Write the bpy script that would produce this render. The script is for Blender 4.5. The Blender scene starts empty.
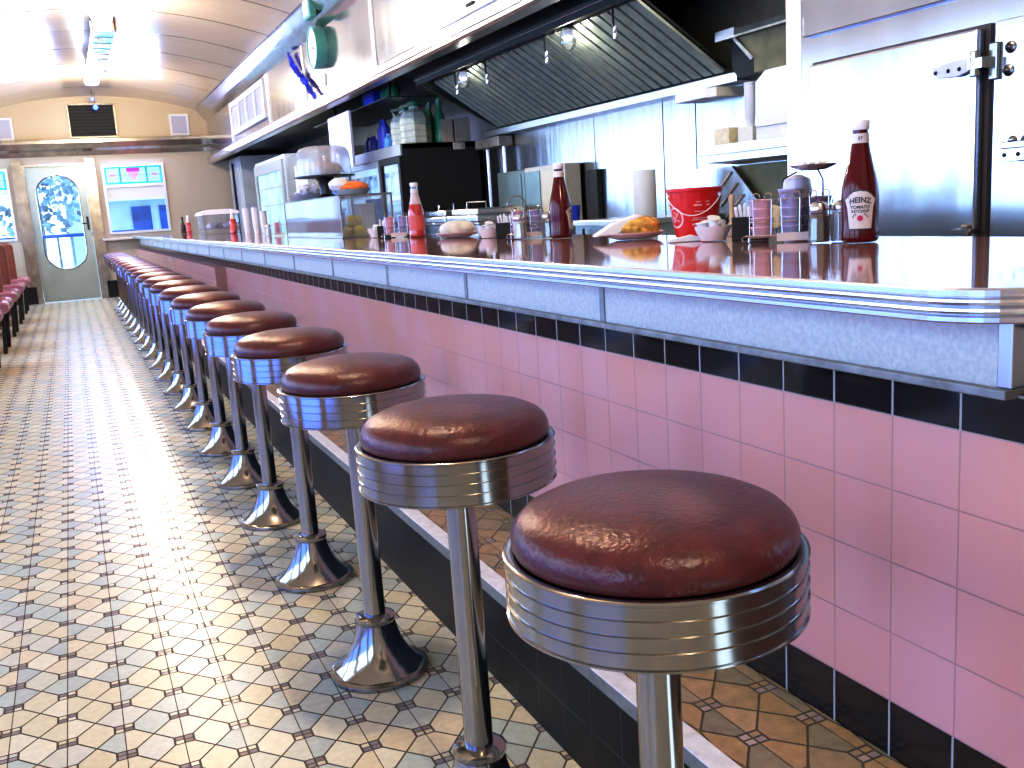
import bpy, math, random
from mathutils import Vector, Matrix
random.seed(7)
PI = math.pi
scene = bpy.context.scene
COL = scene.collection

# ------------------------------------------------------------------ materials
MATS = {}
def pr(n, name, *keys):
    for k in keys:
        if k in n.inputs: return n.inputs[k]
def mat(name, col, rough=.5, metal=0., noise=0., nscale=30., bump=0., bscale=60., coat=0., emit=None, estr=0., alpha=1., trans=0., ior=1.45, stretch=None, aniso=0., spec=None):
    if name in MATS: return MATS[name]
    m = bpy.data.materials.new(name); m.use_nodes = True
    nt = m.node_tree; b = nt.nodes['Principled BSDF']
    b.inputs['Base Color'].default_value = (*col, 1); b.inputs['Roughness'].default_value = rough
    b.inputs['Metallic'].default_value = metal; b.inputs['IOR'].default_value = ior
    b.inputs['Coat Weight'].default_value = coat; b.inputs['Coat Roughness'].default_value = .06
    b.inputs['Alpha'].default_value = alpha; b.inputs['Transmission Weight'].default_value = trans
    if spec is not None: b.inputs['Specular IOR Level'].default_value = spec
    if aniso: b.inputs['Anisotropic'].default_value = aniso
    if emit: b.inputs['Emission Color'].default_value = (*emit, 1); b.inputs['Emission Strength'].default_value = estr
    tc = None
    def coords():
        nonlocal tc
        if tc is None:
            t = nt.nodes.new('ShaderNodeTexCoord'); tc = t.outputs['Object']
            if stretch:
                mp = nt.nodes.new('ShaderNodeMapping'); mp.inputs['Scale'].default_value = stretch
                nt.links.new(tc, mp.inputs['Vector']); tc = mp.outputs['Vector']
        return tc
    if noise:
        n = nt.nodes.new('ShaderNodeTexNoise'); n.inputs['Scale'].default_value = nscale; n.inputs['Detail'].default_value = 4
        nt.links.new(coords(), n.inputs['Vector'])
        r = nt.nodes.new('ShaderNodeValToRGB')
        r.color_ramp.elements[0].position = .3; r.color_ramp.elements[1].position = .7
        r.color_ramp.elements[0].color = (*[c * (1 - noise) for c in col], 1)
        r.color_ramp.elements[1].color = (*[min(1, c * (1 + noise)) for c in col], 1)
        nt.links.new(n.outputs['Fac'], r.inputs['Fac']); nt.links.new(r.outputs['Color'], b.inputs['Base Color'])
    if bump:
        n = nt.nodes.new('ShaderNodeTexNoise'); n.inputs['Scale'].default_value = bscale; n.inputs['Detail'].default_value = 3
        nt.links.new(coords(), n.inputs['Vector'])
        bp = nt.nodes.new('ShaderNodeBump'); bp.inputs['Strength'].default_value = bump; bp.inputs['Distance'].default_value = .01
        nt.links.new(n.outputs['Fac'], bp.inputs['Height']); nt.links.new(bp.outputs['Normal'], b.inputs['Normal'])
    MATS[name] = m; return m

def grid_mat(name, u, v, su, sv, ou, ov, joint, col, grout, rough=.12, vary=.06, bumpy=.15, col2=None, spec=.5):
    """square wall tile: u, v are object axes (0..2)"""
    m = bpy.data.materials.new(name); m.use_nodes = True; nt = m.node_tree; b = nt.nodes['Principled BSDF']
    N = nt.nodes.new; L = nt.links.new
    tc = N('ShaderNodeTexCoord'); sp = N('ShaderNodeSeparateXYZ'); L(tc.outputs['Object'], sp.inputs[0])
    def math_(op, a, bb=None):
        n = N('ShaderNodeMath'); n.operation = op
        for i, x in enumerate((a, bb)):
            if x is None: continue
            if isinstance(x, (int, float)): n.inputs[i].default_value = x
            else: L(x, n.inputs[i])
        return n.outputs[0]
    def axis(a, s, o):
        t = math_('DIVIDE', math_('SUBTRACT', sp.outputs[a], o), s)
        f = math_('FRACT', t); d = math_('MINIMUM', f, math_('SUBTRACT', 1., f))
        return math_('MULTIPLY', d, s), math_('FLOOR', t)
    d1, i1 = axis(u, su, ou); d2, i2 = axis(v, sv, ov)
    d = math_('MINIMUM', d1, d2)
    g = math_('LESS_THAN', d, joint / 2)
    cb = N('ShaderNodeCombineXYZ'); L(i1, cb.inputs[0]); L(i2, cb.inputs[1])
    wn = N('ShaderNodeTexWhiteNoise'); L(cb.outputs[0], wn.inputs[0])
    mx = N('ShaderNodeMix'); mx.data_type = 'RGBA'
    c2 = col2 or col
    mx.inputs[6].default_value = (*[c * (1 - vary) for c in col], 1); mx.inputs[7].default_value = (*[c * (1 + vary) for c in c2], 1)
    n2 = N('ShaderNodeTexNoise'); n2.inputs['Scale'].default_value = 3.2; L(tc.outputs['Object'], n2.inputs['Vector'])
    r2 = N('ShaderNodeMapRange'); L(n2.outputs['Fac'], r2.inputs[0]); r2.inputs[1].default_value = .35; r2.inputs[2].default_value = .65
    L(math_('ADD', math_('MULTIPLY', wn.outputs['Value'], .35), math_('MULTIPLY', r2.outputs[0], .65)), mx.inputs[0])
    b.inputs['Specular IOR Level'].default_value = spec
    m2 = N('ShaderNodeMix'); m2.data_type = 'RGBA'; L(g, m2.inputs[0]); L(mx.outputs[2], m2.inputs[6]); m2.inputs[7].default_value = (*grout, 1)
    L(m2.outputs[2], b.inputs['Base Color'])
    rr = N('ShaderNodeMapRange'); L(g, rr.inputs[0]); rr.inputs[3].default_value = rough; rr.inputs[4].default_value = .8
    L(rr.outputs[0], b.inputs['Roughness'])
    sm = math_('MINIMUM', math_('DIVIDE', d, joint), 1.)
    no = N('ShaderNodeTexNoise'); no.inputs['Scale'].default_value = 9; L(tc.outputs['Object'], no.inputs['Vector'])
    hh = math_('ADD', sm, math_('MULTIPLY', no.outputs['Fac'], .8))
    bp = N('ShaderNodeBump'); bp.inputs['Strength'].default_value = bumpy; bp.inputs['Distance'].default_value = .004
    L(hh, bp.inputs['Height']); L(bp.outputs['Normal'], b.inputs['Normal'])
    MATS[name] = m; return m

def clear_mat(name, tint=(1, 1, 1), gloss=.12, diff=0.):
    """thin clear sheet: mostly see-through with a mirror sheen"""
    m = bpy.data.materials.new(name); m.use_nodes = True; nt = m.node_tree
    nt.nodes.clear(); N = nt.nodes.new; L = nt.links.new
    o = N('ShaderNodeOutputMaterial'); t = N('ShaderNodeBsdfTransparent'); t.inputs[0].default_value = (*tint, 1)
    g = N('ShaderNodeBsdfGlossy'); g.inputs['Roughness'].default_value = .05
    f = N('ShaderNodeLayerWeight'); f.inputs[0].default_value = .35
    ad = N('ShaderNodeMath'); ad.operation = 'MULTIPLY_ADD'; L(f.outputs['Fresnel'], ad.inputs[0]); ad.inputs[1].default_value = .5; ad.inputs[2].default_value = gloss
    mx = N('ShaderNodeMixShader'); L(ad.outputs[0], mx.inputs[0]); L(t.outputs[0], mx.inputs[1]); L(g.outputs[0], mx.inputs[2])
    last = mx.outputs[0]
    if diff:
        d = N('ShaderNodeBsdfDiffuse'); d.inputs[0].default_value = (.85, .88, .95, 1)
        m2 = N('ShaderNodeMixShader'); m2.inputs[0].default_value = diff; L(last, m2.inputs[1]); L(d.outputs[0], m2.inputs[2]); last = m2.outputs[0]
    L(last, o.inputs[0]); MATS[name] = m; return m

CHROME = mat('polished chrome', (.40, .385, .36), .14, 1)
CHROME_DULL = mat('worn chrome', (.34, .32, .29), .22, 1, noise=.25, nscale=12, bump=.05, bscale=20)
STEEL = mat('brushed steel', (.66, .67, .68), .24, 1, noise=.08, nscale=5, bump=.10, bscale=2.2)
STEEL_WAVY = mat('wavy steel sheet', (.56, .57, .60), .17, 1, noise=.06, nscale=3, bump=.5, bscale=1.5, stretch=(1, 2.2, .35))
STEEL_KIT = mat('kitchen steel', (.46, .46, .47), .24, 1, noise=.12, nscale=4, bump=.3, bscale=3.0, stretch=(1, 3, .5))
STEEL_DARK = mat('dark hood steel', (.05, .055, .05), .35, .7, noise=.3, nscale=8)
STEEL_FILTER = mat('filter steel', (.40, .43, .34), .42, .35, noise=.2, nscale=14)
BLACKGAP = mat('black gap', (.006, .007, .006), .6)
VINYL = mat('maroon vinyl', (.100, .014, .013), .30, noise=.25, nscale=35, bump=.16, bscale=150)
PINK = grid_mat('pink wall tile', 1, 2, .1086, .1041, .9313, .7268, .0022, (.70, .38, .35), (.46, .24, .21), .13, .02, col2=(.68, .33, .25))
BLACKTILE = grid_mat('black glazed tile', 1, 2, .1086, .0560, .9313, .7260, .0035, (.006, .006, .007), (.42, .38, .36), .12, .1)
BLACKSTEP = grid_mat('black step tile', 1, 2, .1086, .1010, .9600, 0., .0022, (.005, .005, .004), (.05, .05, .045), .45, .25, spec=.18)
GROUT = mat('dark floor grout', (.075, .06, .045), .8)
COUNTERTOP = mat('rosy brown laminate', (.42, .21, .20), .07, noise=.06, nscale=60, coat=.6)
APRON = mat('pale grey speckled laminate', (.60, .55, .49), .38, noise=.12, nscale=140)
ALU = mat('fluted aluminium edge', (.70, .69, .70), .27, 1, bump=.03, bscale=6)
ALU_DULL = mat('dull metal strip', (.33, .31, .26), .4, .8, noise=.3, nscale=25)
MARBLE = mat('pale stone nosing', (.62, .62, .63), .3, noise=.15, nscale=40)
NOSEFACE = mat('stone nosing edge', (.22, .20, .16), .4, noise=.2, nscale=40)
WOOD = mat('orange wood panel', (.50, .19, .05), .3, noise=.4, nscale=6, stretch=(8, 1, 1), coat=.3)
CREAM = mat('cream wall panel', (.62, .50, .34), .35, noise=.05, nscale=90)
CREAM_DULL = mat('beige wall panel', (.46, .40, .31), .4, noise=.05, nscale=90)
WHITE = mat('white', (.82, .82, .84), .4, noise=.02)
PAPER = mat('white paper', (.74, .74, .76), .7, noise=.02)
CERAMIC = mat('white ceramic', (.78, .74, .74), .15, coat=.4, noise=.02)
BLACK = mat('black plastic', (.008, .008, .009), .35, noise=.1)
BLACKM = mat('black painted metal', (.004, .004, .005), .6, noise=.1)
RED = mat('red plastic', (.66, .010, .012), .28, noise=.04, coat=.2)
KETCHUP = mat('dark ketchup in glass', (.095, .0015, .005), .16, coat=.25, noise=.05, spec=.3)
KETCHUP_L = mat('bright ketchup in glass', (.48, .022, .012), .12, coat=1., noise=.05)
LABEL = mat('cream bottle label', (.68, .64, .60), .45, noise=.03)
INK = mat('dark label ink', (.03, .03, .05), .6)
INKRED = mat('magenta tomato ink', (.5, .02, .12), .6)
LAVENDER = mat('lavender jelly tub', (.46, .43, .62), .35, noise=.08, nscale=50)
PINKTUB = mat('pink jelly tub', (.66, .40, .44), .35, noise=.08, nscale=50)
PURPLE = mat('purple jelly tub', (.22, .15, .22), .3, noise=.2, nscale=50)
YELLOWLID = mat('pale yellow lid', (.76, .68, .42), .4, noise=.08)
GLASS = clear_mat('clear glass', (.96, .98, 1), .10)
DOME = clear_mat('frosted clear dome', (.93, .95, 1), .10, .30)
PANE = clear_mat('window pane', (.92, .97, 1), .05)
CASEGLASS = clear_mat('display case glass', (.90, .95, 1), .12, .06)
SALT = mat('salt', (.75, .75, .78), .6)
PEPPER = mat('pepper and glass', (.16, .12, .10), .25, noise=.5, nscale=300)
BREAD = mat('toasted bread', (.60, .36, .08), .7, noise=.5, nscale=60, bump=.4, bscale=90)
PASTRY = mat('glazed orange pastry', (.75, .20, .03), .3, noise=.3, nscale=40)
YELLOW = mat('yellow lemon', (.85, .62, .02), .4, bump=.2, bscale=150)
BLUE = mat('deep blue plastic', (.02, .05, .55), .25, noise=.1)
BLUEL = mat('light blue can', (.12, .35, .75), .3, noise=.2)
ORANGE = mat('orange drink can', (.85, .28, .03), .3, noise=.2)
GREEN = mat('green glass', (.02, .22, .09), .2, noise=.3)
TEAL = mat('teal clock rim', (.10, .38, .32), .3, noise=.05)
CLOCKFACE = mat('pale clock face', (.72, .82, .80), .4, noise=.02)
TINSEL = mat('blue tinsel', (.03, .06, .85), .2, .6, noise=.6, nscale=60)
BOOTH = mat('brown booth vinyl', (.22, .06, .035), .32, noise=.15, nscale=30)
BOOTHSEAT = mat('mauve booth vinyl', (.36, .13, .16), .25, noise=.15, nscale=30)
LEATHERWOOD = mat('honey wood end panel', (.48, .22, .06), .35, noise=.3, nscale=10)
DOORSTEEL = mat('grey green door metal', (.36, .42, .40), .32, .55, noise=.1, nscale=4)
STAIN = mat('mottled chrome trim', (.46, .43, .38), .2, .9, noise=.2, nscale=9, bump=.2, bscale=10)
TURQ = mat('turquoise stained glass', (.03, .50, .58), .2, emit=(.04, .55, .65), estr=.35, noise=.1)  # stained glass colours glow themselves, standing in for light from behind
TURQ_L = mat('pale stained glass', (.30, .62, .66), .2, emit=(.4, .8, .85), estr=.32, noise=.1)
VIOLET = mat('violet stained glass', (.42, .05, .45), .2, emit=(.3, .03, .4), estr=.25)
LILAC = mat('lilac stained glass', (.5, .3, .55), .2, emit=(.6, .4, .7), estr=.2)
LEAD = mat('lead came', (.08, .10, .12), .5)
LAMPGLOW = mat('glowing fluorescent cover', (1, 1, 1), .4, emit=(1., .97, .93), estr=9)
BLUELED = mat('blue bulb', (.1, .1, 1), .3, emit=(.03, .08, 1.), estr=9)
COOLERGLOW = mat('lit cooler lining', (.75, .85, .95), .5, emit=(.65, .82, 1.), estr=.8)
OLIVE = mat('olive steel panel', (.13, .11, .05), .35, .5, noise=.3, nscale=10)
GREYW = mat('grey enamel', (.36, .38, .36), .4, noise=.08)
GREENSTEEL = mat('green grey steel', (.24, .30, .26), .32, .5, noise=.15, nscale=6)
CREAMSTEEL = mat('cream enamel', (.66, .62, .52), .35, noise=.06)
JUG = mat('cream plastic jug', (.60, .64, .52), .5, noise=.12, nscale=25)
CARTON = mat('tan carton', (.50, .43, .34), .7, noise=.15, nscale=12)
ASPHALT = mat('pale street', (.5, .55, .6), .8, noise=.1)
STORE = mat('pale blue building', (.55, .72, .80), .6, noise=.15, nscale=2)
STOREDARK = mat('dark blue shop window', (.02, .12, .45), .2, noise=.5, nscale=2)
FOLIAGE = mat('blue grey foliage', (.30, .46, .62), .7, noise=.7, nscale=3)

# ceiling enamel with seams across the room
def ceiling_mat():
    m = bpy.data.materials.new('cream enamel ceiling'); m.use_nodes = True; nt = m.node_tree; b = nt.nodes['Principled BSDF']
    N = nt.nodes.new; L = nt.links.new
    tc = N('ShaderNodeTexCoord'); sp = N('ShaderNodeSeparateXYZ'); L(tc.outputs['Object'], sp.inputs[0])
    def M(op, a, bb):
        n = N('ShaderNodeMath'); n.operation = op
        for i, x in enumerate((a, bb)):
            if isinstance(x, (int, float)): n.inputs[i].default_value = x
            else: L(x, n.inputs[i])
        return n.outputs[0]
    f = M('FRACT', M('DIVIDE', M('ADD', sp.outputs[1], .065), 1.043), 0.)
    d = M('ABSOLUTE', M('SUBTRACT', f, .5), 0.)
    g = M('LESS_THAN', d, .013)
    no = N('ShaderNodeTexNoise'); no.inputs['Scale'].default_value = 2.0; L(tc.outputs['Object'], no.inputs['Vector'])
    mx0 = N('ShaderNodeMix'); mx0.data_type = 'RGBA'; L(no.outputs['Fac'], mx0.inputs[0])
    mx0.inputs[6].default_value = (.60, .46, .32, 1); mx0.inputs[7].default_value = (.70, .57, .42, 1)
    mx = N('ShaderNodeMix'); mx.data_type = 'RGBA'; L(g, mx.inputs[0]); L(mx0.outputs[2], mx.inputs[6])
    mx.inputs[7].default_value = (.06, .045, .03, 1); L(mx.outputs[2], b.inputs['Base Color'])
    b.inputs['Roughness'].default_value = .22; b.inputs['Coat Weight'].default_value = .4; b.inputs['Coat Roughness'].default_value = .08
    bp = N('ShaderNodeBump'); bp.inputs['Strength'].default_value = .12; bp.inputs['Distance'].default_value = .05
    L(no.outputs['Fac'], bp.inputs['Height']); L(bp.outputs['Normal'], b.inputs['Normal'])
    return m
CEIL = ceiling_mat()

# ------------------------------------------------------------------ mesh helpers
class MB:
    def __init__(s): s.v = []; s.f = []; s.m = []; s.s = []
    def add(s, verts, faces, mi=0, smooth=False):
        o = len(s.v); s.v += [tuple(v) for v in verts]
        for f in faces: s.f.append([o + i for i in f]); s.m.append(mi); s.s.append(smooth)
        return s
    def box(s, x0, x1, y0, y1, z0, z1, mi=0, rz=0, c=None):
        vs = [(x, y, z) for x in (x0, x1) for y in (y0, y1) for z in (z0, z1)]
        if rz:
            cx, cy = c if c else ((x0 + x1) / 2, (y0 + y1) / 2)
            vs = [(cx + (x - cx) * math.cos(rz) - (y - cy) * math.sin(rz), cy + (x - cx) * math.sin(rz) + (y - cy) * math.cos(rz), z) for x, y, z in vs]
        return s.add(vs, [(0, 1, 3, 2), (4, 6, 7, 5), (0, 4, 5, 1), (2, 3, 7, 6), (0, 2, 6, 4), (1, 5, 7, 3)], mi)
    def lathe(s, prof, seg=32, c=(0, 0, 0), mi=0, smooth=True, caps=True, sx=1, sy=1, phase=0):
        vs = []; n = len(prof)
        for r, z in prof:
            for k in range(seg):
                a = 2 * PI * k / seg + phase; vs.append((c[0] + r * sx * math.cos(a), c[1] + r * sy * math.sin(a), c[2] + z))
        fs = [(i * seg + k, i * seg + (k + 1) % seg, (i + 1) * seg + (k + 1) % seg, (i + 1) * seg + k) for i in range(n - 1) for k in range(seg)]
        s.add(vs, fs, mi, smooth)
        if caps:
            o = len(s.v) - len(vs)
            s.f.append([o + k for k in range(seg)][::-1]); s.m.append(mi); s.s.append(False)
            s.f.append([o + (n - 1) * seg + k for k in range(seg)]); s.m.append(mi); s.s.append(False)
        return s
    def tube(s, pts, r, seg=8, mi=0, closed=False):
        pts = [Vector(p) for p in pts]; n = len(pts); vs = []
        for i, p in enumerate(pts):
            if closed: d = pts[(i + 1) % n] - pts[i - 1]
            else: d = pts[min(i + 1, n - 1)] - pts[max(i - 1, 0)]
            d.normalize(); up = Vector((0, 0, 1)) if abs(d.z) < .9 else Vector((1, 0, 0))
            a = d.cross(up).normalized(); b = a.cross(d)
            for k in range(seg):
                t = 2 * PI * k / seg; vs.append(p + a * (r * math.cos(t)) + b * (r * math.sin(t)))
        m = n if closed else n - 1
        fs = [(i * seg + k, i * seg + (k + 1) % seg, ((i + 1) % n) * seg + (k + 1) % seg, ((i + 1) % n) * seg + k) for i in range(m) for k in range(seg)]
        if not closed: fs += [tuple(range(seg))[::-1], tuple((n - 1) * seg + k for k in range(seg))]
        return s.add(vs, fs, mi, True)
    def prism(s, poly, a0, a1, axis=2, mi=0):
        """poly extruded along axis; the poly's two coordinates are the other two axes in order"""
        def P(u, v, w): return ((w, u, v), (u, w, v), (u, v, w))[axis]
        n = len(poly); vs = [P(u, v, a0) for u, v in poly] + [P(u, v, a1) for u, v in poly]
        fs = [tuple(range(n))[::-1], tuple(range(n, 2 * n))] + [(i, (i + 1) % n, n + (i + 1) % n, n + i) for i in range(n)]
        return s.add(vs, fs, mi)
    def quad(s, a, b, c, d, mi=0): return s.add([a, b, c, d], [(0, 1, 2, 3)], mi)
    def frame(s, axis, a0, a1, b0, b1, c0, c1, w, mi=0):
        """four bars round a rectangle; axis 0: plane x=a, spans y=b z=c; axis 1: plane y=a, spans x=b z=c"""
        for p, q, r_, t in ((b0, b1, c0, c0 + w), (b0, b1, c1 - w, c1), (b0, b0 + w, c0 + w, c1 - w), (b1 - w, b1, c0 + w, c1 - w)):
            if axis == 0: s.box(a0, a1, p, q, r_, t, mi)
            else: s.box(p, q, a0, a1, r_, t, mi)
        return s
    def ball(s, c, r, seg=16, rings=10, mi=0, sx=1, sy=1, sz=1):
        pr_ = [(r * math.sin(PI * i / rings) + (1e-4 if i in (0, rings) else 0), -r * math.cos(PI * i / rings) * sz) for i in range(rings + 1)]
        return s.lathe(pr_, seg, c, mi, True, True, sx, sy)
    def build(s, name, mats, parent=None, loc=None, bevel=0, sub=0, recalc=True):
        me = bpy.data.meshes.new(name); me.from_pydata(s.v, [], s.f); me.update()
        if not isinstance(mats, (list, tuple)): mats = [mats]
        for m in mats: me.materials.append(m)
        me.polygons.foreach_set('material_index', s.m); me.polygons.foreach_set('use_smooth', s.s)
        if recalc:
            import bmesh
            bm = bmesh.new(); bm.from_mesh(me); bmesh.ops.recalc_face_normals(bm, faces=bm.faces); bm.to_mesh(me); bm.free()
        if any(s.s): me.set_sharp_from_angle(angle=.75)
        o = bpy.data.objects.new(name, me); COL.objects.link(o)
        if parent is not None: o.parent = parent
        if loc: o.location = loc
        if bevel:
            b = o.modifiers.new('bevel', 'BEVEL'); b.width = bevel; b.segments = 2; b.limit_method = 'ANGLE'; b.angle_limit = .6
        if sub:
            b = o.modifiers.new('sub', 'SUBSURF'); b.levels = sub; b.render_levels = sub
        return o

def tag(o, label, cat, group=None, kind=None):
    if label: o['label'] = label
    if cat: o['category'] = cat
    if group: o['group'] = group
    if kind: o['kind'] = kind
    return o
def struct(o): o['kind'] = 'structure'; return o
def thing(name, label, cat, loc=(0, 0, 0), group=None, rz=0):
    o = bpy.data.objects.new(name, None); COL.objects.link(o); o.location = loc; o.rotation_euler = (0, 0, rz); o.empty_display_size = .05
    return tag(o, label, cat, group)
def copy_tree(o, parent=None):
    c = o.copy(); COL.objects.link(c)
    if parent is not None: c.parent = parent
    for ch in list(o.children): copy_tree(ch, c)
    return c
def dup(o, loc, label, group=None, rz=None, sc=None):
    c = copy_tree(o); c.location = loc; c['label'] = label
    if group: c['group'] = group
    if rz is not None: c.rotation_euler = (0, 0, rz)
    if sc: c.scale = (sc, sc, sc)
    return c
def arc(cx, cy, r, a0, a1, n): return [(cx + r * math.cos(a0 + (a1 - a0) * i / n), cy + r * math.sin(a0 + (a1 - a0) * i / n)) for i in range(n + 1)]

def text_mesh(txt, size, fn, name, m, parent, ext=0):
    """lettering as a mesh; fn maps (u, v) centred text coordinates to 3-D"""
    cu = bpy.data.curves.new('t', 'FONT'); cu.body = txt; cu.size = size; cu.align_x = 'CENTER'; cu.align_y = 'CENTER'; cu.resolution_u = 3; cu.offset = size * .025
    tmp = bpy.data.objects.new('t', cu); COL.objects.link(tmp)
    dg = bpy.context.evaluated_depsgraph_get(); dg.update()
    me = bpy.data.meshes.new_from_object(tmp.evaluated_get(dg))
    bpy.data.objects.remove(tmp); bpy.data.curves.remove(cu)
    for v in me.vertices: v.co = Vector(fn(v.co.x, v.co.y))
    me.materials.clear(); me.materials.append(m); me.name = name
    o = bpy.data.objects.new(name, me); COL.objects.link(o); o.parent = parent
    return o

ORD = ['first', 'second', 'third', 'fourth', 'fifth', 'sixth', 'seventh', 'eighth', 'ninth', 'tenth', 'eleventh', 'twelfth', 'thirteenth', 'fourteenth', 'fifteenth',
       'sixteenth', 'seventeenth', 'eighteenth', 'nineteenth', 'twentieth', 'twenty-first', 'twenty-second', 'twenty-third', 'twenty-fourth']

# ------------------------------------------------------------------ main dimensions
XW = .9676; XSTEP = .7355; ZL = .2268; YE = 16.08; ZC = .915; XLW = -1.75; XK = 3.2; XCOOL = 2.4; YCOOL = 2.81
YB = -1.6

# ------------------------------------------------------------------ mosaic floor (each tile a polygon above a grout bed)
TILECOLS = [(.60, .54, .42), (.54, .53, .47), (.66, .61, .51), (.43, .48, .48), (.58, .50, .38), (.55, .54, .51), (.63, .54, .42), (.40, .44, .46)]
SQCOLS = [(.25, .19, .16), (.32, .25, .21), (.37, .30, .27), (.28, .23, .22)]
TM = [mat('mosaic tile %s' % n, c, .30, noise=.08, nscale=60) for n, c in zip(('cream', 'stone', 'ivory', 'slate', 'tan', 'grey', 'sand', 'blue grey'), [(q[0] * .98, q[1] * .93, q[2] * .76) for q in TILECOLS])]
SM = [mat('mosaic square %s' % n, c, .2, noise=.1, nscale=60) for n, c in zip(('brown', 'mauve', 'rose', 'umber'), SQCOLS)]
def mosaic(mb, x0, x1, y0, y1, z, p=.1103, q=.1132, ox=.185, oy=.02, gap=.0021, s=.0185, t=.0150):
    i0 = math.floor((x0 - ox) / p) - 1; i1 = math.ceil((x1 - ox) / p) + 1
    j0 = math.floor((y0 - oy) / q) - 1; j1 = math.ceil((y1 - oy) / q) + 1
    R = random.Random(3)
    def poly(pts, mi):
        out = [(min(max(x, x0), x1), min(max(y, y0), y1)) for x, y in pts]
        A = sum(out[k][0] * out[(k + 1) % len(out)][1] - out[(k + 1) % len(out)][0] * out[k][1] for k in range(len(out))) / 2
        if A < 2e-5: return
        cx = sum(a for a, _ in pts) / len(pts); cy = sum(b for _, b in pts) / len(pts)
        rr = []
        for x, y in out:
            d = math.hypot(x - cx, y - cy); k = max(0, 1 - gap * 1.25 / max(d, 1e-5)); rr.append((cx + (x - cx) * k, cy + (y - cy) * k, z))
        mb.add(rr, [tuple(range(len(rr)))], mi)
    for i in range(i0, i1):
        for j in range(j0, j1):
            x = ox + i * p; y = oy + j * q
            poly([(x + s, y - t), (x + p / 2, y - q / 2), (x + p - s, y - t), (x + p - s, y + t), (x + p / 2, y + q / 2), (x + s, y + t)], 1 + R.choice((0, 0, 1, 2, 2, 4, 5, 6, 3)))
            poly([(x, y + t), (x + s, y + t), (x + p / 2, y + q / 2), (x + s, y + q - t), (x, y + q - t)], 1 + R.choice((0, 1, 2, 3, 5, 6, 7)))
            poly([(x, y + t), (x, y + q - t), (x - s, y + q - t), (x - p / 2, y + q / 2), (x - s, y + t)], 1 + R.choice((0, 1, 2, 3, 5, 6, 7)))
            for sx in (-1, 1):
                a, b = (x, x + s) if sx > 0 else (x - s, x)
                k1, k2 = (9 + R.choice((0, 1, 2, 3)), R.choice((1, 3, 5, 6, 11, 12)))
                if R.random() < .25: k1, k2 = k2, k1
                poly([(a, y - t), (b, y - t), (b, y), (a, y)], k1)
                poly([(a, y), (b, y), (b, y + t), (a, y + t)], k2)
    return mb
fl = MB().box(XLW, XSTEP + .004, YB, YE, -.06, -.0015)
mosaic(fl, XLW, XSTEP + .0035, YB, YE, 0.)
struct(fl.build('floor', [GROUT] + TM + SM, recalc=False))
SHADED_LEDGE_T = [mat('shaded ledge tile %s' % n, tuple(c * k for c, k in zip(cc, (.52, .40, .25))), .2, noise=.15, nscale=40) for n, cc in zip(('cream', 'stone', 'ivory', 'slate', 'tan', 'grey', 'sand', 'blue grey'), TILECOLS)]  # floor tile colours darkened to paint in the amber shadow on the ledge
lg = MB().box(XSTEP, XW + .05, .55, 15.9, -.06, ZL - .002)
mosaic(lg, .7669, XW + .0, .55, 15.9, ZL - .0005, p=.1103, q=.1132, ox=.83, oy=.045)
struct(lg.build('floor_ledge', [GROUT] + SHADED_LEDGE_T + SM, recalc=False))
struct(MB().box(XSTEP - .006, XSTEP + .002, .55, 15.9, 0, .2015).build('trim_1', BLACKSTEP))      # tiled riser of the ledge
struct(MB().box(.7275, .7667, .55, 15.9, ZL - .0005, ZL + .002).box(.7275, .7350, .55, 15.9, .2005, ZL, 1).build('trim_2', [MARBLE, NOSEFACE], bevel=.001))
struct(MB().box(XW + .05, 4.0, YB, YE, -.06, 0).build('floor_kitchen', mat('kitchen floor', (.12, .06, .05), .4, noise=.2)))

# ------------------------------------------------------------------ tiled wall below the counter
YW0 = .70
wl = MB().box(XW, XW + .09, YW0, 15.9, ZL - .01, .7268)
wl.box(.896, XW, 7.014, 15.9, ZL - .01, .7268)
struct(wl.build('wall_counter', PINK))
struct(MB().box(XW - .0005, XW + .09, YW0, 15.9, .7268, .785).build('trim_3', BLACKTILE))
bb = MB().box(XW - .0015, XW, YW0, 7.014, ZL - .004, .3104).box(.8945, .896, 7.014, 15.9, ZL - .004, .3104)
bbm = grid_mat('black base tile', 1, 2, .1086, .2, .9313, .15, .0035, (.006, .006, .007), (.42, .38, .36), .12, .1)
struct(bb.build('baseboard_counter', bbm))

# ------------------------------------------------------------------ lunch counter
ct = thing('lunch_counter', 'long diner counter with rosy brown top, fluted metal edge and pale apron', 'counter', (1.2, 6, ZL))
ct.location = (0, 0, 0)
XN = .862; RC = .13; YN = .662; XBK = 1.62; YEND = 15.6
path = [(XN, YEND), (XN, 12.), (XN, 8.), (XN, 5.), (XN, 3.), (XN, 1.6), (XN, 1.1)] + arc(XN + RC, YN + RC, RC, PI, 1.5 * PI, 14) + [(1.25, YN), (XBK, YN)]
inner = [(x + .004 if i < 7 else x, y) for i, (x, y) in enumerate(path)]
top = MB()
n = len(path)
poly = path + [(XBK, YEND)]
top.prism(poly, ZC - .034, ZC - .001)
top.build('countertop', COUNTERTOP, ct)
prof = [(-.006, ZC + .0015), (.002, ZC + .0015), (.0045, ZC - .0005), (.0045, ZC - .0065), (.0015, ZC - .0085), (.0050, ZC - .0105), (.0058, ZC - .0135), (.0050, ZC - .0165), (.0015, ZC - .0185), (.0050, ZC - .0205), (.0055, ZC - .0235),
        (.0045, ZC - .0260), (.0010, ZC - .0280), (.0042, ZC - .0300), (.0042, ZC - .0350), (.0020, ZC - .0370), (-.010, ZC - .0370)]
ed = MB(); vs = []
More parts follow.
